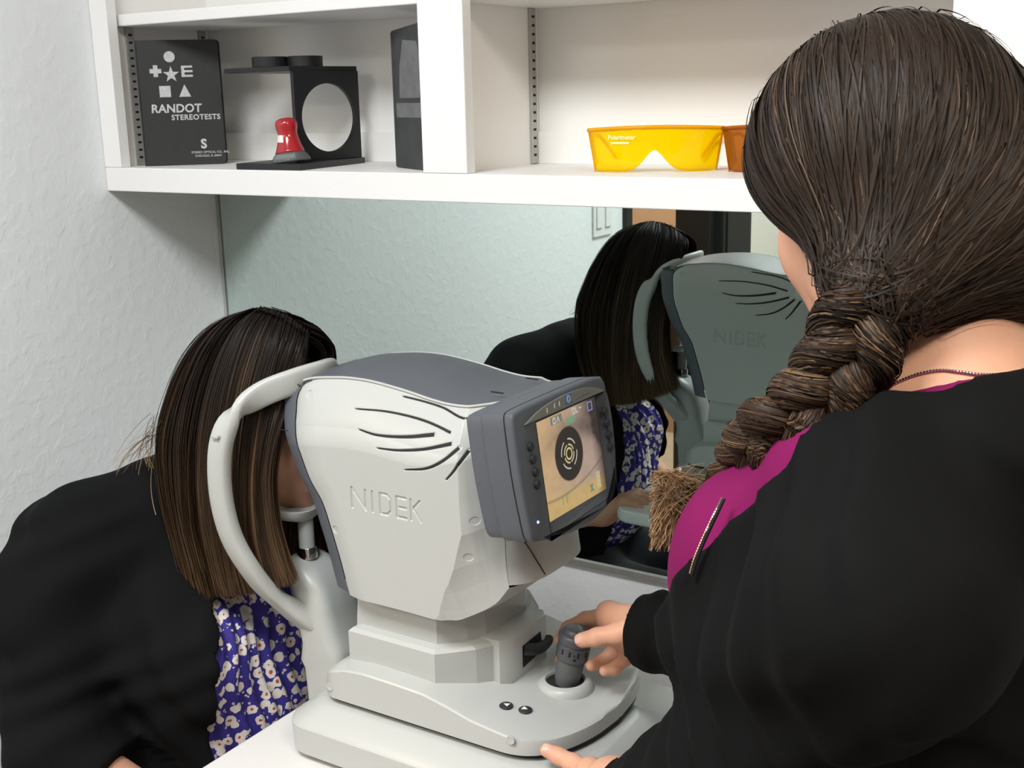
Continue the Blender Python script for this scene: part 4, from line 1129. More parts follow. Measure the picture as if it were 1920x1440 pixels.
# ================================================================== the operator (standing, seen from behind)
op = thing('person', 'woman in black zip jacket over magenta top with long brown braid, working the joystick', 'person', (-0.1, 0.8, 0))
HC = W3(-0.236, 0.868, -0.066); HF = frame3(141, 20)
NB = W3(-0.168, 0.818, -0.205)
TF = np.array((-0.94, 0.342, 0)); TL = np.array((-0.342, -0.94, 0)); UPV = np.array((0, 0, 1.0))
def tq(f, l, z): return NB + TF * f + TL * l + UPV * z
skin_s = Sdf()
head_sdf(skin_s, HC, HF, NB + np.array((0, 0, -0.03)), (0.048, 0.058), .97, .004)
skin_s.cone(NB + TL * .02 - UPV * .02, tq(0.0, .13, -.055), .045, .04, .05); skin_s.cone(NB - TL * .02 - UPV * .02, tq(0.0, -.13, -.055), .045, .04, .05)
skin_s.ell(tq(.04, 0, -.12), (.085, .14, .13), np.array((TF, TL, UPV)), .05)
ov = sdf_mesh(skin_s, 0.0042)
# right hand on the joystick
def hp(l): return [at(px, py, Y=y) for px, py, y in l]
rw = at(1222, 1180, Y=1.095)
rh = Sdf()
fr_ = .0076
idx_f = hp([(1142, 1152, 1.122), (1098, 1161, 1.134), (1066, 1177, 1.132), (1049, 1199, 1.120)])
mid_f = hp([(1146, 1166, 1.132), (1090, 1183, 1.148), (1058, 1208, 1.140), (1050, 1238, 1.124)])
rng_f = hp([(1166, 1192, 1.130), (1150, 1222, 1.128), (1128, 1240, 1.115), (1109, 1247, 1.101)])
pnk_f = hp([(1180, 1204, 1.118), (1172, 1236, 1.112), (1152, 1254, 1.102), (1134, 1258, 1.094)])
thb = hp([(1190, 1196, 1.092), (1160, 1188, 1.078), (1120, 1195, 1.070), (1092, 1200, 1.070)])
hand_sdf(rh, rw, [(idx_f, (.0098, .0088, .0080, .0072)), (mid_f, (.0098, .0088, .0080, .0074)), (rng_f, (.0095, .0085, .0078, .0072)), (pnk_f, (.0088, .0076, .0070, .0064)), (thb, (.0140, .0118, .0102, .0086))],
         [(rw, idx_f[0], .022, .014), (rw, mid_f[0], .022, .014), (rw, rng_f[0], .021, .0135), (rw, pnk_f[0], .020, .012), (rw, thb[0], .020, .015), (idx_f[0], rng_f[0], .0125, .0125)], fore=at(1300, 1170, Y=1.07))
rv = sdf_mesh(rh, 0.0016)
# left hand steadying the sled's near corner
lh = Sdf()
lwr = at(1150, 1475, Y=0.925)
li = hp([(1108, 1447, .955), (1075, 1431, .972), (1048, 1418, .974), (1026, 1407, .972)])
def below(d, dx=0): return [p + np.array((0.004 * k + dx, -0.006, -d - 0.005 * k)) for k, p in enumerate(li)]
fs = [(li, (.0105, .0095, .0086, .0076))]
for j in range(1, 4): fs.append((below(0.0185 * j, 0.004 * j), (.0102, .0092, .0084, .0074)))
lth = [lwr + np.array((-0.01, 0.01, 0.012)), li[0] + np.array((0.01, 0.028, 0.014)), li[1] + np.array((0.016, 0.045, 0.014)), li[1] + np.array((0.004, 0.062, 0.010))]
hand_sdf(lh, lwr, fs, [(lwr, f[0][0], .020, .0125) for f in fs] + [(fs[0][0][0], fs[3][0][0], .012, .012)], fore=lwr + np.array((0.12, -0.10, 0.03)))
lv = sdf_mesh(lh, 0.0017)
body = link('body', np_mesh(*merge_vf(ov, rv, lv)), M['skin_op'], op, smooth=True)
def nail(tip, prev, up, w=.0055, l=.0065, parent=op, r=.0078):
    d = Vector(tip - prev).normalized(); u = Vector(up); u = (u - d * u.dot(d)).normalized(); s_ = d.cross(u)
    V = []
    for a in np.linspace(-1, 1, 7):
        for b in np.linspace(-1, 1, 7):
            th = a * 0.62
            V.append(Vector(tip) + d * (b * l - 0.0005) + s_ * (math.sin(th) * r * 1.03 * (1 - 0.12 * b * b)) + u * (math.cos(th) * r * 1.03 - 0.0012 * max(0, b) ** 2))
    return link('fingernail', mesh(V, grid_faces(7, 7)), M['nail'], body, smooth=True)
nail(thb[3], thb[2], (0.45, -0.62, 0.62), l=.0058, r=.0088); nail(li[3], li[2], (0.3, -0.55, 0.75), l=.0050, r=.0077)

# eyes (turned away from the photo's viewpoint, still there)
def eyes(c, fr, parent):
    for g in (-1, 1):
        p = c + fr[0] * .0735 + fr[1] * g * .032 + fr[2] * -.0035
        e_ = link('eye', lathe([(0.0, -.0118), (.0065, -.010), (.0105, -.005), (.0118, 0), (.0105, .0055), (.0080, .0090)], p + fr[0] * .0030, fr[0], 20), M['eye_white'], parent, smooth=True)
        link('iris', lathe([(.0064, .0098), (.0040, .0113), (0, .0120)], p + fr[0] * .0030, fr[0], 16, cap=False), M['iris'], e_, smooth=True)
        b_ = [c + fr[0] * (.0895 - .18 * abs(t) * .06) + fr[1] * g * (.016 + .036 * t) + fr[2] * (.018 + .006 * math.sin(t * 2.6)) for t in np.linspace(0, 1, 9)]
        link('eyebrow', tube(b_, np.linspace(.0034, .0014, 9), 6), M['lash'], parent, smooth=True)
        la = [p + fr[0] * (.0155 - .004 * abs(t)) + fr[1] * .0135 * t + fr[2] * (.0035 - .002 * t * t) for t in np.linspace(-1, 1, 9)]
        link('eyelash', tube(la, .0011, 5), M['lash'], parent, smooth=True)
eyes(HC, HF, body)

# magenta top and black jacket: the same trunk, one a little inside the other
LSH, RSH = tq(-.058, .165, -.090), tq(.000, -.168, -.072)
LEL, LWR = at(1305, 1520, D=0.93), lwr + np.array((0.035, -0.025, 0.012))
REL, RWR = W3(-0.255, 1.060, -0.540), at(1203, 1182, Y=1.096)
TFR = np.array((TF, TL, UPV))
def trunk(g, lower=True):
    s = Sdf()
    s.ell(tq(-.010, 0, -.13), (.098 + g, .160 + g, .13 + g), TFR, .05)
    for k, sh_ in ((1, LSH), (-1, RSH)):
        s.cone(tq(-.022, k * .035, -.028), tq(-.012, k * .105, -.050), .042 + g, .044 + g, .04); s.cone(tq(-.012, k * .105, -.050), sh_, .044 + g, .054 + g, .04)
        s.cone(tq(.030, k * .090, -.060), tq(.075, k * .095, -.110), .045 + g, .060 + g, .05)
        s.ell(tq(.090, k * .082, -.150), (.068 + g, .066 + g, .082 + g), TFR, .05)
    s.cone(tq(-.060, -.055, -.018), tq(-.058, .050, -.020), .034 + g, .034 + g, .04)
    s.ell(tq(.01, 0, -.30), (.105 + g, .150 + g, .18 + g), TFR, .06)
    s.ell(tq(-.01, 0, -.52), (.115 + g, .170 + g, .18 + g), TFR, .08)
    return s
sc_s = trunk(0.0)
def hole(D, p, af, al, f0=.012):
    q = p - NB; f, l, z = q @ TF, q @ TL, q[..., 2]
    e = (np.sqrt(((f - f0) / af) ** 2 + (l / al) ** 2) - 1) * min(af, al)
    return np.where(z > -0.10 - 0.5 * np.clip(f, 0, .12), np.maximum(D, -e), D)
def top_post(D, p): return hole(D - .006 * np.exp(-(((p - NB)[..., 2]) / .05) ** 2), p, .056, .062)
sv = sdf_mesh(sc_s, 0.0050, post=top_post)
link('scrub_top', np_mesh(*sv), M['scrub'], op, smooth=True)
jk = trunk(0.011)
jk.cone(LSH, LEL, .064, .056, .04).cone(LEL, LWR, .054, .040, .04)
jk.cone(RSH, REL, .062, .055, .04).cone(REL, RWR, .052, .040, .04)
for k, t in enumerate((0.72, 0.84, 0.95)):      # gathered folds in the near sleeve
    p = LEL + (LWR - LEL) * t; jk.ell(p, (.046, .046, .012), np.array(frame3(math.degrees(math.atan2(*(LWR - LEL)[1::-1])), 40)), .02)
for k, t in enumerate((0.80, 0.93)):
    p = REL + (RWR - REL) * t; jk.ell(p + np.array((0, 0, .004)), (.010, .043, .043), None, .015)
def jk_post(D, p):
    q = p - NB; f, l, z = q @ TF, q @ TL, q[..., 2]
    # folds: broad diagonal drags from the shoulder
    fold = 0.0050 * np.sin(z * 62 + l * 30 + f * 48 + 1.5 * np.sin(l * 25)) * np.clip((-z - .06) / .1, 0, 1) + 0.0032 * np.sin((z * 0.7 - f) * 120 + 2 * np.sin(z * 30))
    D = D + fold * np.clip((l - .03) / .08, 0, 1)
    D = hole(D, p - TL * .012, .070, .086, .018)
    edge = np.interp(-z, [-.05, .008, .023, .044, .07, .101, .137, .18, .25], [.010, .014, .020, .038, .062, .089, .119, .145, .2])
    o1 = np.minimum(np.minimum(f - edge, l + .14), z + .24); o2 = np.minimum(f - .04, .055 - abs(l))
    D = np.maximum(D, np.maximum(o1, o2))
    for wr_, el_ in ((LWR, LEL), (RWR, REL)):       # sleeve ends
        ax_ = (wr_ - el_) / np.linalg.norm(wr_ - el_); along = (p - wr_) @ ax_
        D = np.where(np.linalg.norm(p - wr_, axis=-1) < .10, np.maximum(D, along), D)
    return D
jv_ = sdf_mesh(jk, 0.0045, post=jk_post)
jo = link('jacket', np_mesh(*jv_), M['jacket'], op, smooth=True)
# trousers and shoes, below the frame
tr = Sdf()
for k in (-1, 1):
    hip, knee, foot = tq(-.02, k * .085, -.60), tq(.02, k * .10, -.90), tq(-.02, k * .11, -1.22)
    tr.cone(hip, knee, .095, .066, .05).cone(knee, foot, .062, .050, .04)
tr.ell(tq(-.01, 0, -.58), (.115, .165, .11), TFR, .05)
link('trousers', np_mesh(*sdf_mesh(tr, 0.009)), M['trouser'], op, smooth=True)
for k in (-1, 1):
    p = tq(.04, k * .11, 0); p[2] = 0.035
    sh = Sdf().ell(p, (.125, .046, .034), TFR, .02).cone(p - TF * .06, p - TF * .06 + UPV * .06, .042, .045, .03)
    link('shoe', np_mesh(*sdf_mesh(sh, 0.006, lo=np.array((-9, -9, 0.003)))), M['black_plastic'], op, smooth=True)

# chest pocket zip
zp = [at(px, py, D=d) for px, py, d in ((1356, 936, .803), (1343, 962, .800), (1330, 990, .797), (1316, 1022, .795), (1303, 1054, .795), (1297, 1076, .797))]
# lay the zip on the cloth: march from the eye until the jacket surface
def on_cloth(px, py, sd, d0=0.5, d1=1.2, lift=0.0012, post=None):
    v_ = ray(px, py); v_ = v_ / np.linalg.norm(v_); t = d0
    for _ in range(80):
        p = v_ * t + np.array((0, 0, H)); d = float(sd.at(p[None])[0])
        if d < 0.0006: break
        t += max(d * 0.8, 0.0004)
        if t > d1: break
    return v_ * (t - lift) + np.array((0, 0, H))
zl = smooth_path([on_cloth(px, py, jk) for px, py in ((1357, 934), (1346, 958), (1333, 985), (1318, 1018), (1305, 1050), (1297, 1078))], 60)
zo = link('pocket_zip', tube(zl, 0.0016, 6), M['black_plastic'], op, smooth=True)
teeth = []
for i in range(1, 59, 2):
    d = Vector(zl[i + 1] - zl[i - 1]).normalized(); o_ = Vector((-0.5, -0.75, 0.35)); o_ = (o_ - d * o_.dot(d)).normalized()
    teeth.append(tube([Vector(zl[i]) - d * .0007 + o_ * .0016, Vector(zl[i]) + d * .0007 + o_ * .0016], 0.0009, 5))
link('zip_teeth', join_meshes(teeth), M['chrome'], zo, kind='stuff')

# ---- operator's hair: a gathered sweep towards the left nape, then a braid over the shoulder
hs = Sdf()
def hq(f, l, u_): return HC + HF[0] * f + HF[1] * l + HF[2] * u_
GP = at(1640, 568, D=0.802)                                   # where the braid starts
hs.ell(hq(-.014, .009, .014), (.102, .096, .097), HF, .03)
hs.ell(hq(-.045, -.010, -.032), (.068, .075, .068), HF, .04)
hs.cone(hq(-.06, -.030, -.045), GP, .045, .034, .05)
hs.cone(hq(-.035, -.068, -.030), hq(-.07, -.045, -.085), .028, .018, .05)
def hair_at(p): return hs.at(p)
def hgrad(p, e=1e-3):
    g = np.stack([hair_at(p + e * np.eye(3)[i]) - hair_at(p - e * np.eye(3)[i]) for i in range(3)], -1)
    return g / (np.linalg.norm(g, axis=-1, keepdims=True) + 1e-9)
def face_side(p):
    """positive where the face is bare"""
    q = (p - HC) @ HF.T
    return np.minimum(q[..., 0] - (-0.014 + 0.75 * np.clip(q[..., 2] + .045, -0.2, .2)), 0.055 - q[..., 2])
def hs_post(D, p):
    q = (p - HC) @ HF.T
    return np.maximum(D + 0.0045, face_side(p))
hb = sdf_mesh(hs, 0.0045, post=hs_post)
nS, kS = 17000, 22
seeds = []
while len(seeds) < nS:
    d = RNG.normal(size=(nS, 3)); d /= np.linalg.norm(d, axis=1)[:, None]
    p = HC + HF[0] * -.01 + HF[2] * .03 + d * .16
    for _ in range(12): p = p - hgrad(p) * hair_at(p)[:, None]
    ok = (face_side(p) < 0.002) & (np.linalg.norm(p - GP, axis=1) > 0.045) & (((p - HC) @ HF[2]) > -0.085)
    seeds += list(p[ok])
p = np.array(seeds[:nS])
lift = RNG.uniform(-0.002, 0.0016, nS); wild = RNG.random(nS) < 0.03; lift[wild] += RNG.uniform(0, 0.004, wild.sum())
gp = GP + RNG.normal(size=(nS, 3)) * 0.009
top_ax = hq(.035, 0, .14)
step = RNG.uniform(0.0045, 0.0085, nS)[:, None]
path = np.empty((nS, kS, 3)); pnrm = np.empty((nS, kS, 3))
swirl = RNG.normal(size=(nS, 1)) * 0.07
for k in range(kS):
    path[:, k] = p
    g = hgrad(p); pnrm[:, k] = g; d = gp - p; dist = np.linalg.norm(d, axis=1, keepdims=True)
    # near the crown the hair first runs down from the parting, then swings to the gather
    away = p - top_ax; away -= (away * g).sum(1)[:, None] * g; away /= np.linalg.norm(away, axis=1)[:, None] + 1e-6
    d = d / (dist + 1e-6); d -= (d * g).sum(1)[:, None] * g; d /= np.linalg.norm(d, axis=1)[:, None] + 1e-6
    wgt = np.clip((dist - 0.10) / 0.14, 0, 0.85)
    v_ = d * (1 - wgt) + away * wgt + np.cross(g, d) * swirl * np.clip(dist / 0.15, 0, 1); v_ -= (v_ * g).sum(1)[:, None] * g; v_ /= np.linalg.norm(v_, axis=1)[:, None] + 1e-6
    near_ = dist < 0.040
    p2 = p + v_ * step; p2 = p2 - hgrad(p2) * (hair_at(p2) - lift)[:, None]
    din = gp - p; din = din / (np.linalg.norm(din, axis=1, keepdims=True) + 1e-6)
    p = np.where(near_, p + din * np.minimum(step, dist * .5 + 1e-4), p2)
okS = (face_side(path[:, 1:]) < -0.001).all(1) & ((np.linalg.norm(path - GP, axis=2).min(1) < 0.2)); path, pnrm = path[okS], pnrm[okS]; nS = len(path)
q0 = (path[:, 0] - HC) @ HF.T
ang = np.arctan2(q0[:, 1], q0[:, 2]) ; clump = value_noise(ang * 9 + 30, 5) * .6 + value_noise(ang * 31 + 30, 6) * .4
dark_c, mid_c, lite_c = np.array((0.012, 0.0075, 0.0053)), np.array((0.040, 0.025, 0.017)), np.array((0.12, 0.076, 0.048))
mixv = np.clip(clump * 1.3 - .25 + RNG.normal(size=nS) * .10, 0, 1)[:, None]
colr = dark_c * (1 - mixv) + mid_c * mixv
hl = (RNG.random(nS) < 0.025 + 0.10 * (value_noise(ang * 13 + 11, 8) > .62))[:, None]
t = np.linspace(0, 1, kS)[None, :, None]
C = np.repeat(colr[:, None], kS, 1); C = np.where(hl[:, None], C * (1 - .75) + lite_c * .75, C)
C *= (0.92 + 0.16 * RNG.random((nS, 1, 1)))
R_ = np.full((nS, kS), 0.00066) * (0.7 + 0.6 * RNG.random((nS, 1))); R_[:, -1] *= .4; R_[:, 0] *= .4; R_[hl[:, 0]] *= .62
sv_, sf_, sc_ = strands(path, R_, C, pnrm, 0.28)
bc = np.tile(dark_c * 1.1, (len(hb[0]), 1))
link('hair', colour_mesh(*[np.concatenate(x) for x in ((hb[0], sv_), (hb[1], sf_ + len(hb[0])), (bc, sc_))], base=len(hb[1])), None, op, kind='stuff')['label'] = 'dark brown hair swept back and gathered low on the left'

# braid
bc_px = [(1646, 552, .805), (1622, 606, .790), (1592, 664, .785), (1555, 728, .785), (1500, 778, .790), (1440, 812, .805), (1392, 850, .855), (1350, 900, .905), (1300, 950, .930)]
bp_ = np.array([at(px, py, D=d) for px, py, d in bc_px])
nb = 220
bpath = smooth_path(bp_, nb)
bt = np.gradient(bpath, axis=0); bt /= np.linalg.norm(bt, axis=1)[:, None]
view = -bpath + np.array((0, 0, H)); view /= np.linalg.norm(view, axis=1)[:, None]
lat = np.cross(bt, view); lat /= np.linalg.norm(lat, axis=1)[:, None]; dep = np.cross(lat, bt); dep *= np.sign((dep * view).sum(1))[:, None]
s01 = np.linspace(0, 1, nb)
Wd_ = np.interp(s01, [0, .1, .3, .55, .75, 1], [.028, .032, .029, .021, .014, .009])
turns = 2.9
PS, RS, CS, NS = [], [], [], []
core_v = []
for k in range(3):
    ph = 2 * math.pi * (turns * s01 ** 0.86 + k / 3) + 0.6
    cen = bpath + lat * (np.sin(ph) * Wd_ * .56)[:, None] + dep * (np.sin(2 * ph) * Wd_ * .40)[:, None]
    rad = Wd_ * 0.50
    core_v.append(tube(cen[::2], rad[::2] * 0.93, 12))
    T_ = np.gradient(cen, axis=0); T_ /= np.linalg.norm(T_, axis=1)[:, None]
    A_ = np.cross(T_, np.array((0.3, 0.2, 0.93))); A_ /= np.linalg.norm(A_, axis=1)[:, None]; B_ = np.cross(T_, A_)
    for j in range(900):
        a0 = RNG.uniform(0, 2 * math.pi); tw = RNG.normal() * 1.2; rr_ = RNG.uniform(.94, 1.04)
        i0 = RNG.integers(0, nb - 60); sl = np.arange(i0, i0 + 60, 2)
        aa = a0 + tw * (sl - i0) / 60
        PS.append(cen[sl] + (A_[sl] * np.cos(aa)[:, None] + B_[sl] * np.sin(aa)[:, None]) * (rad[sl] * rr_)[:, None])
        NS.append(A_[sl] * np.cos(aa)[:, None] + B_[sl] * np.sin(aa)[:, None])
        mixk = np.clip(RNG.normal() * .25 + s01[sl] * 0.9 - 0.05 + .25 * (value_noise(np.array([a0 * 2.0 + k * 7]), 9)[0] - .3), 0, 1)[:, None]
        cc = dark_c * (1 - mixk) + np.array((0.075, 0.040, 0.022)) * mixk
        if RNG.random() < .12: cc = cc * .4 + np.array((0.19, 0.11, 0.055)) * .6
        CS.append(cc); RS.append(np.full(30, .00060))
bv, bf, bcol = strands(np.array(PS), np.array(RS), np.array(CS), np.array(NS), .35)
cm = join_meshes(core_v); cmv = np.array([v.co[:] for v in cm.vertices]); 
fq = []
for pgn in cm.polygons:
    vs = list(pgn.vertices); fq.append(vs if len(vs) == 4 else [vs[0], vs[1], vs[2], vs[2]])
tri = [f for f in fq if f[2] == f[3]]; quad = np.array([f for f in fq if f[2] != f[3]])
link('braid', colour_mesh(np.concatenate([cmv, bv]), np.concatenate([quad, bf + len(cmv)]), np.concatenate([np.tile(dark_c, (len(cmv), 1)), bcol]), base=len(quad)), None, op, kind='stuff')['label'] = 'thick three-strand braid falling over the left shoulder'
# loose light-brown tuft at the end of the braid, in front of the shoulder
nT = 800
t0 = np.array([at(px, py, D=.925) for px, py in ((1310, 915), (1272, 940))])
st = t0[0] + (t0[1] - t0[0]) * RNG.random((nT, 1)) + RNG.normal(size=(nT, 3)) * 0.008
en = np.array([at(px, py, D=d) for px, py, d in zip(RNG.uniform(1216, 1262, nT), RNG.uniform(880, 1035, nT), RNG.uniform(.915, .94, nT))])
mid = (st + en) / 2 + np.array((-0.004, 0.003, 0.007)) + RNG.normal(size=(nT, 3)) * 0.0015
tt_ = np.linspace(0, 1, 12)[None, :, None]
PT = st[:, None] * (1 - tt_) ** 2 + 2 * mid[:, None] * tt_ * (1 - tt_) + en[:, None] * tt_ ** 2
ct = np.array((0.22, 0.125, 0.06)) * (0.45 + 0.8 * RNG.random((nT, 1)))
CT = np.repeat(ct[:, None], 12, 1) * (0.55 + 0.55 * tt_)
tv, tf, tcc = strands(PT, np.full((nT, 12), .00030), CT)
link('braid_tuft', colour_mesh(tv, tf, tcc), M['hair'], op, kind='stuff')['label'] = 'loose light brown end of the braid'
# fine silver chain round the neck
nk = [on_cloth(px, py, skin_s, 0.6, 1.1, 0.0010) for px, py in ((1918, 694), (1880, 701), (1840, 702), (1800, 697), (1765, 694), (1730, 699), (1700, 709), (1672, 722), (1645, 740), (1610, 758), (1575, 772))]
nkp = smooth_path(nk, 130)
neck = link('necklace', tube(nkp, 0.0007, 6), M['chrome'], op, smooth=True)
links_ = []
for i in range(0, 128, 2):
    links_.append(lathe([(0.0, -.0011), (.0011, -.0004), (.0011, .0004), (0.0, .0011)], nkp[i], nkp[i + 1] - nkp[i], 6))
link('chain_link', join_meshes(links_), M['chrome'], neck, kind='stuff')

# ================================================================== the patient (seated, chin on the cup)
pt = thing('person', 'woman with long straight brown hair and floral blouse resting chin on the instrument', 'person', (-1.3, 1.06, 0))
PC = W3(-1.060, 1.072, -0.388); PF = frame3(0, 8)
PN = W3(-1.205, 1.058, -0.530)
ps = Sdf()
head_sdf(ps, PC, PF, PN, (0.046, 0.052), .88, .004)
ps.ell(PN + np.array((-.035, 0, -.13)), (.075, .10, .10), None, .05)
pfar = [W3(-1.295, 1.235, -.61), W3(-1.25, 1.29, -.85), W3(-1.06, 1.262, -.800)]
pnear = [W3(-1.300, .890, -.628), W3(-1.235, .838, -.800), W3(-1.07, .885, -.875)]
pv1 = sdf_mesh(ps, 0.0042)
ah = Sdf()
# far hand lying on the table edge
wr = pfar[2]; kn = [wr + np.array((0.062, -0.030 + 0.019 * j, 0.034)) for j in range(4)]
tips = [k_ + np.array((0.062 - 0.004 * abs(j - 1.3), -.006 + .004 * j, -.018)) for j, k_ in enumerate(kn)]
ff = [([k_, (k_ * .55 + t_ * .45) + np.array((0, 0, .010)), t_], (.0098, .0086, .0072)) for k_, t_ in zip(kn, tips)]
hand_sdf(ah, wr, ff + [([wr + np.array((.022, -.024, .014)), wr + np.array((.055, -.052, .028)), wr + np.array((.082, -.058, .026))], (.014, .011, .008))], [(wr, k_, .022, .013) for k_ in kn] + [(kn[0], kn[3], .012, .012)], fore=pfar[1] * .45 + pfar[2] * .55)
# near hand in the lap
wr2 = pnear[2]; kn2 = [wr2 + np.array((0.055, 0.01 + 0.019 * j, -0.02)) for j in range(4)]
ff2 = [([k_, k_ + np.array((.035, .004, -.004)), k_ + np.array((.060, .006, -.022))], (.0098, .0086, .0072)) for k_ in kn2]
hand_sdf(ah, wr2, ff2 + [([wr2 + np.array((.02, .0, .01)), wr2 + np.array((.05, -.012, .01)), wr2 + np.array((.075, -.008, .0))], (.013, .011, .008))], [(wr2, k_, .021, .013) for k_ in kn2] + [(kn2[0], kn2[3], .012, .012)])
ah.cone(pnear[1], wr2, .036, .025, .02)
pv2 = sdf_mesh(ah, 0.0032)
lg = Sdf()          # dark trousers on the seated legs
lg.ell(W3(-1.285, 1.06, -1.00), (.165, .190, .115), None, .08)
for k in (-1, 1):
    lg.cone(W3(-1.22, 1.06 + k * .09, -1.03), W3(-.99, 1.06 + k * .10, -1.04), .098, .082, .05)
    lg.cone(W3(-.985, 1.06 + k * .10, -1.05), W3(-1.02, 1.06 + k * .10, -1.46), .076, .052, .05)
link('trousers', np_mesh(*sdf_mesh(lg, 0.008)), M['trouser'], pt, smooth=True)
pbody = link('body', np_mesh(*merge_vf(pv1, pv2)), M['skin_pt'], pt, smooth=True)
eyes(PC, PF, pbody)
# dress
PFR = np.array(frame3(0, 25))
def ptrunk(g):
    s = Sdf()
    s.ell(W3(-1.245, 1.06, -.69), (.120 + g, .155 + g, .140 + g), PFR, .05)
    s.ell(W3(-1.270, 1.06, -.86), (.130 + g, .150 + g, .150 + g), PFR, .06)
    for k in (-1, 1): s.ell(W3(-1.150, 1.06 + k * .072, -.715), (.078 + g, .076 + g, .085 + g), PFR, .05)
    s.ell(W3(-1.165, 1.06, -.84), (.100 + g, .125 + g, .120 + g), PFR, .06)
    return s
dr = ptrunk(0.0)
def dr_post(D, p):
    q = p - PN; r = np.sqrt((q[..., 0] - .05) ** 2 + q[..., 1] ** 2 * .7)
    D = D + 0.0035 * np.sin(p[..., 1] * 260 + 6 * np.sin(p[..., 2] * 18)) * np.clip((-1.0 - 0.09 + 0 - (p[..., 0] - 0.0) + 1.13) * 6, 0, 1) * (p[..., 0] > -1.22)
    return np.where(q[..., 2] > -.06, np.maximum(D, .085 - r), D)
link('blouse', np_mesh(*sdf_mesh(dr, 0.0048, post=dr_post)), M['dress'], pt, smooth=True)
# blazer
bl_ = ptrunk(0.012)
for k_, e_ in ((-1, pnear[0]), (1, pfar[0])): bl_.cone(W3(-1.255, 1.058 + k_ * .035, -.535), W3(-1.300, 1.058 + k_ * .115, -.565), .062, .066, .05).cone(W3(-1.300, 1.058 + k_ * .115, -.565), e_, .066, .074, .05)
bl_.ell(W3(-1.305, 1.058, -.63), (.085, .165, .120), PFR, .06)
bl_.cone(pnear[0], pnear[1], .070, .066, .04).cone(pnear[1], pnear[1] * .72 + pnear[2] * .28, .062, .052, .03)
bl_.cone(pfar[0], pfar[1], .072, .062, .04).cone(pfar[1], pfar[1] * .5 + pfar[2] * .5, .058, .048, .03)
bl_.ell(W3(-1.28, 1.06, -1.00), (.165, .200, .13), None, .08)
def bl_post(D, p):
    q = p - PN
    fold = 0.003 * np.sin(p[..., 2] * 55 + p[..., 0] * 70 + 2 * np.sin(p[..., 0] * 23)) + 0.0022 * np.sin(p[..., 2] * 95 - p[..., 0] * 60 + 1.7 * np.sin(p[..., 2] * 31))
    D = D + fold * np.clip((1.0 - p[..., 1]) / .06, 0, 1)
    r = np.sqrt((q[..., 0] - .03) ** 2 + q[..., 1] ** 2) - .030
    return np.where(q[..., 2] > -.05, np.maximum(D, -r), D)
def bl_open(D, p):
    D = bl_post(D, p); q = p - PN
    half = np.interp(-q[..., 2], [0, .055, .10, .15, .25, .32, .6], [-.05, -.02, .070, .098, .106, .100, .07])
    D = np.maximum(D, np.minimum(p[..., 0] + 1.215, half - abs(q[..., 1])))
    for a_, b_, f_ in ((pnear[1], pnear[2], .28), (pfar[1], pfar[2], .5)):
        e_ = a_ * (1 - f_) + b_ * f_; d_ = (b_ - a_) / np.linalg.norm(b_ - a_); along = (p - e_) @ d_ - .02
        rad_ = np.linalg.norm((p - e_) - ((p - e_) @ d_)[..., None] * d_, axis=-1)
        D = np.where((np.linalg.norm(p - e_, axis=-1) < .10) & (rad_ < .062), np.maximum(D, along), D)
    return D
bo_ = link('blazer', np_mesh(*sdf_mesh(bl_, 0.0045, post=bl_open)), M['blazer'], pt, smooth=True)
for k in (-1, 1):
    p = W3(-.955, 1.06 + k * .10, 0); p[2] = 0.03
    link('shoe', np_mesh(*sdf_mesh(Sdf().ell(p, (.115, .042, .030), None, .02), 0.006, lo=np.array((-9, -9, .002)))), M['black_plastic'], pt, smooth=True)

# ---- patient's hair: straight curtains from the parting
YP = 1.070
G = [[(470, 588, 1.068), (400, 612, 1.035), (345, 668, 1.008), (308, 750, .995), (290, 830, .990), (300, 930, .990), (328, 1040, .985), (350, 1118, .982)],
     [(478, 586, 1.068), (425, 615, 1.030), (378, 690, 1.000), (350, 790, .985), (345, 880, .982), (352, 980, .982), (372, 1060, .984), (388, 1120, .986)],
     [(492, 584, 1.068), (455, 620, 1.030), (420, 710, 1.000), (400, 810, .985), (395, 900, .981), (402, 990, .982), (415, 1070, .990), (428, 1119, .995)],
     [(512, 588, 1.068), (490, 630, 1.030), (462, 720, 1.002), (446, 820, .985), (440, 910, .981), (444, 1000, .985), (456, 1070, .998), (468, 1114, 1.005)],
     [(540, 600, 1.068), (525, 645, 1.032), (502, 730, 1.010), (482, 820, .990), (474, 910, .983), (480, 1000, .985), (495, 1060, .990), (508, 1106, .995)],
     [(580, 628, 1.068), (570, 668, 1.042), (545, 735, 1.028), (517, 810, 1.000), (502, 890, .985), (506, 970, .980), (520, 1035, .978), (540, 1096, .978)]]
nk_ = 34
Gp = np.array([smooth_path([at(px, py, Y=y) for px, py, y in g], nk_) for g in G])
def curtain(uu, far=False):
    """strand paths for positions uu in [0,1] from back to front"""
    x = np.clip(uu, 0, 1) * (len(G) - 1); i = np.minimum(x.astype(int), len(G) - 2); w = (x - i)[:, None, None]
    p = Gp[i] * (1 - w) + Gp[i + 1] * w
    if far: p = p.copy(); p[..., 1] = 2 * YP - p[..., 1]
    return p
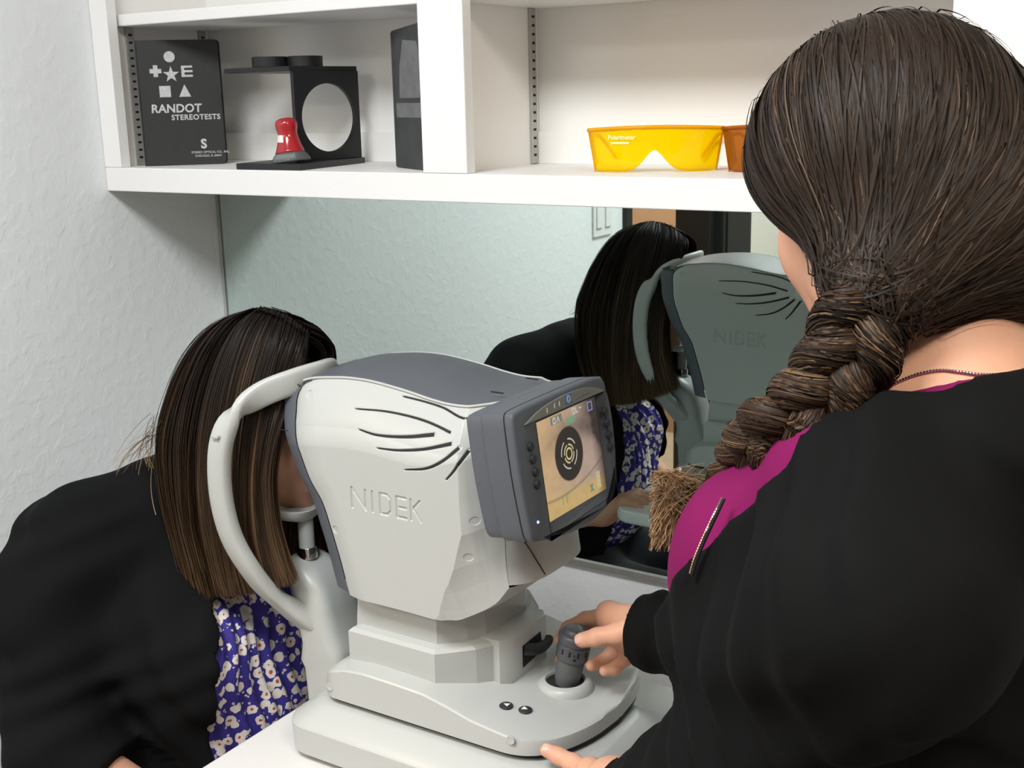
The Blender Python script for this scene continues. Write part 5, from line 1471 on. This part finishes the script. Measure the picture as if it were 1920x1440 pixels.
def hair_side(n, far, seed):
    r = np.random.default_rng(seed)
    uu = r.random(n); p = curtain(uu, far)
    tt = np.linspace(0, 1, nk_)[None, :]
    sg = -1 if not far else 1
    layer = r.random(n)[:, None]
    p[..., 1] -= sg * (layer * 0.016 * np.clip(tt * 2.5, 0, 1)) * 1.0                       # layers lie behind one another
    wob = (r.normal(size=(n, 1)) * .0030 * tt + .0016 * np.sin(tt * (4 + 5 * r.random((n, 1))) + r.random((n, 1)) * 6) * tt)
    p[..., 0] += wob; p[..., 1] += r.normal(size=(n, 1)) * .0012 * tt
    p[..., 2] += (r.normal(size=(n, 1)) * .0022)
    cutl = 1 - r.random((n, 1)) ** 3 * 0.10
    # shorten some strands
    idxs = tt * cutl * (nk_ - 1); i0 = np.minimum(idxs.astype(int), nk_ - 2); w = (idxs - i0)[..., None]
    a = np.take_along_axis(p, i0[..., None].repeat(3, 2), 1); b = np.take_along_axis(p, (i0 + 1)[..., None].repeat(3, 2), 1)
    p = a * (1 - w) + b * w
    base = np.array((0.010, 0.0065, 0.0048)); tip = np.array((0.070, 0.039, 0.020)); gold = np.array((0.16, 0.092, 0.045))
    cl = value_noise(uu * 26, seed)[:, None]; m = np.clip((tt - .28) * 1.25 * (0.35 + cl) + r.normal(size=(n, 1)) * .10, 0, 1)[..., None]
    c = base * (1 - m) + tip * m
    st_ = ((r.random(n) < .05) | (value_noise(uu * 90, seed + 1) > .93))[:, None, None]
    gm = np.clip(tt * 2.2 - .15, 0, 1)[..., None] * 0.75
    c = np.where(st_, c * (1 - gm) + gold * gm, c)
    tipg = np.clip((tt - .8) / .2, 0, 1)[..., None] * .35; c = c * (1 - tipg) + np.array((.13, .078, .038)) * tipg
    rad = np.full((n, nk_), .00046) * (.7 + .6 * r.random((n, 1))); rad[:, -1] *= .3
    Nn = np.zeros_like(p); Nn[..., 1] = sg; Nn[..., 0] = np.where(uu < .3, -.6, .1)[:, None]; Nn[..., 2] = np.clip(1 - tt * 4, 0, 1)
    return strands(p, rad, c, Nn, .5)
parts = [hair_side(11500, False, 21), hair_side(4500, True, 22)]
inner = hair_side(1100, True, 23); inner[0][:, 1] -= 0.016
# backing sheets so no wall shows between strands
for far in (False, True):
    sh = curtain(np.linspace(0.015, 0.985, 40), far); sg = 1 if not far else -1
    sh[..., 1] += sg * 0.009 * np.clip(np.linspace(0, 1, nk_) * 3, 0, 1)[None]
    sh = sh[:, :32]
    parts.append((sh.reshape(-1, 3), grid_faces(40, 32), np.tile(np.array((.006, .0042, .0034)), (40 * 32, 1))))
# crown cap and the back of the head
cap = Sdf().ell(PC + PF[0] * -.012 + PF[2] * .026, (.088, .062, .086), PF, .02).cone(PC + PF[0] * -.05, PC + PF[0] * -.075 + PF[2] * -.13, .070, .055, .04)
cv, cf = sdf_mesh(cap, 0.005, post=lambda D, p: np.maximum(D, np.minimum(((p - PC) @ PF[0]) - .030, .075 - ((p - PC) @ PF[2]))))
parts.append((cv, cf, np.tile(np.array((.006, .0042, .0034)), (len(cv), 1))))
# strands combed over the crown and falling down the back
nB = 2600
th = RNG.uniform(-1.35, 1.35, nB)
PB = np.empty((nB, 26, 3)); r0 = RNG.uniform(.98, 1.03, nB)
for k, t in enumerate(np.linspace(0, 1, 26)):
    e_ = np.clip(t / 0.55, 0, 1) * 1.9; dn = np.clip((t - .55) / .45, 0, 1)
    lx = -.012 - .098 * np.sin(e_) * np.cos(th) ** 1.0 + (.035 * (1 - np.clip(t / .55, 0, 1))); ly = .072 * np.sin(e_) * np.sin(th); lz = .028 + .095 * np.cos(e_)
    q = PC + (PF[0] * (lx * r0)[:, None] + PF[1] * (ly * r0)[:, None] + PF[2] * (lz * r0 if np.ndim(lz) else lz * r0)[:, None])
    q[:, 2] -= dn * 0.17; q[:, 0] -= dn * (0.03 + .03 * np.abs(np.sin(th)))
    PB[:, k] = q
PB += RNG.normal(size=(nB, 1, 3)) * 0.002
mB = np.clip(np.linspace(-.3, 1, 26)[None] + RNG.normal(size=(nB, 1)) * .2, 0, 1)[..., None]
CB = np.array((.0065, .0045, .0036)) * (1 - mB) + np.array((.055, .031, .016)) * mB
parts.append(strands(PB, np.full((nB, 26), .00060), CB, PB - (PC - PF[0] * .01)[None, None], .5))
# wispy light ends lying on the back of the collar
nE = 36; nW = 34
s_ = np.array([at(px, py, Y=y) for px, py, y in zip(RNG.uniform(276, 310, nE), RNG.uniform(770, 850, nE), RNG.uniform(.985, 1.01, nE))])
ex_ = RNG.uniform(285, 345, nE); ey_ = RNG.uniform(880, 985, nE); ex_[:nW] = RNG.uniform(205, 290, nW); ey_[:nW] = 905 - 0.22 * ex_[:nW] + RNG.uniform(0, 45, nW)
e_ = np.array([at(px, py, Y=y) for px, py, y in zip(ex_, ey_, np.r_[RNG.uniform(.985, 1.01, nW), RNG.uniform(.955, .985, nE - nW)])])
m_ = (s_ + e_) / 2 + np.array((-.014, -.004, -.010)) + RNG.normal(size=(nE, 3)) * .005
m_[:nW] += np.array((.006, 0, .016))
t_ = np.linspace(0, 1, 14)[None, :, None]
PE = s_[:, None] * (1 - t_) ** 2 + 2 * m_[:, None] * t_ * (1 - t_) + e_[:, None] * t_ ** 2
CE = (np.array((.028, .017, .010)) * (1 - t_) + np.array((.32, .21, .11)) * t_) * (0.5 + .8 * RNG.random((nE, 1, 1)))
parts.append(strands(PE, np.full((nE, 14), .00032), CE))
n0 = 0; VV_, FF_, CC_ = [], [], []
nbase = sum(len(x[1]) for x in parts[2:5]); parts = parts[2:5] + parts[:2] + parts[5:] + [inner]
for a, b, c_ in parts: VV_.append(a); FF_.append(b + n0); CC_.append(c_); n0 += len(a)
link('hair', colour_mesh(np.concatenate(VV_), np.concatenate(FF_), np.concatenate(CC_), base=nbase), None, pt, kind='stuff')['label'] = 'long straight dark brown hair with lighter ends'
settle()
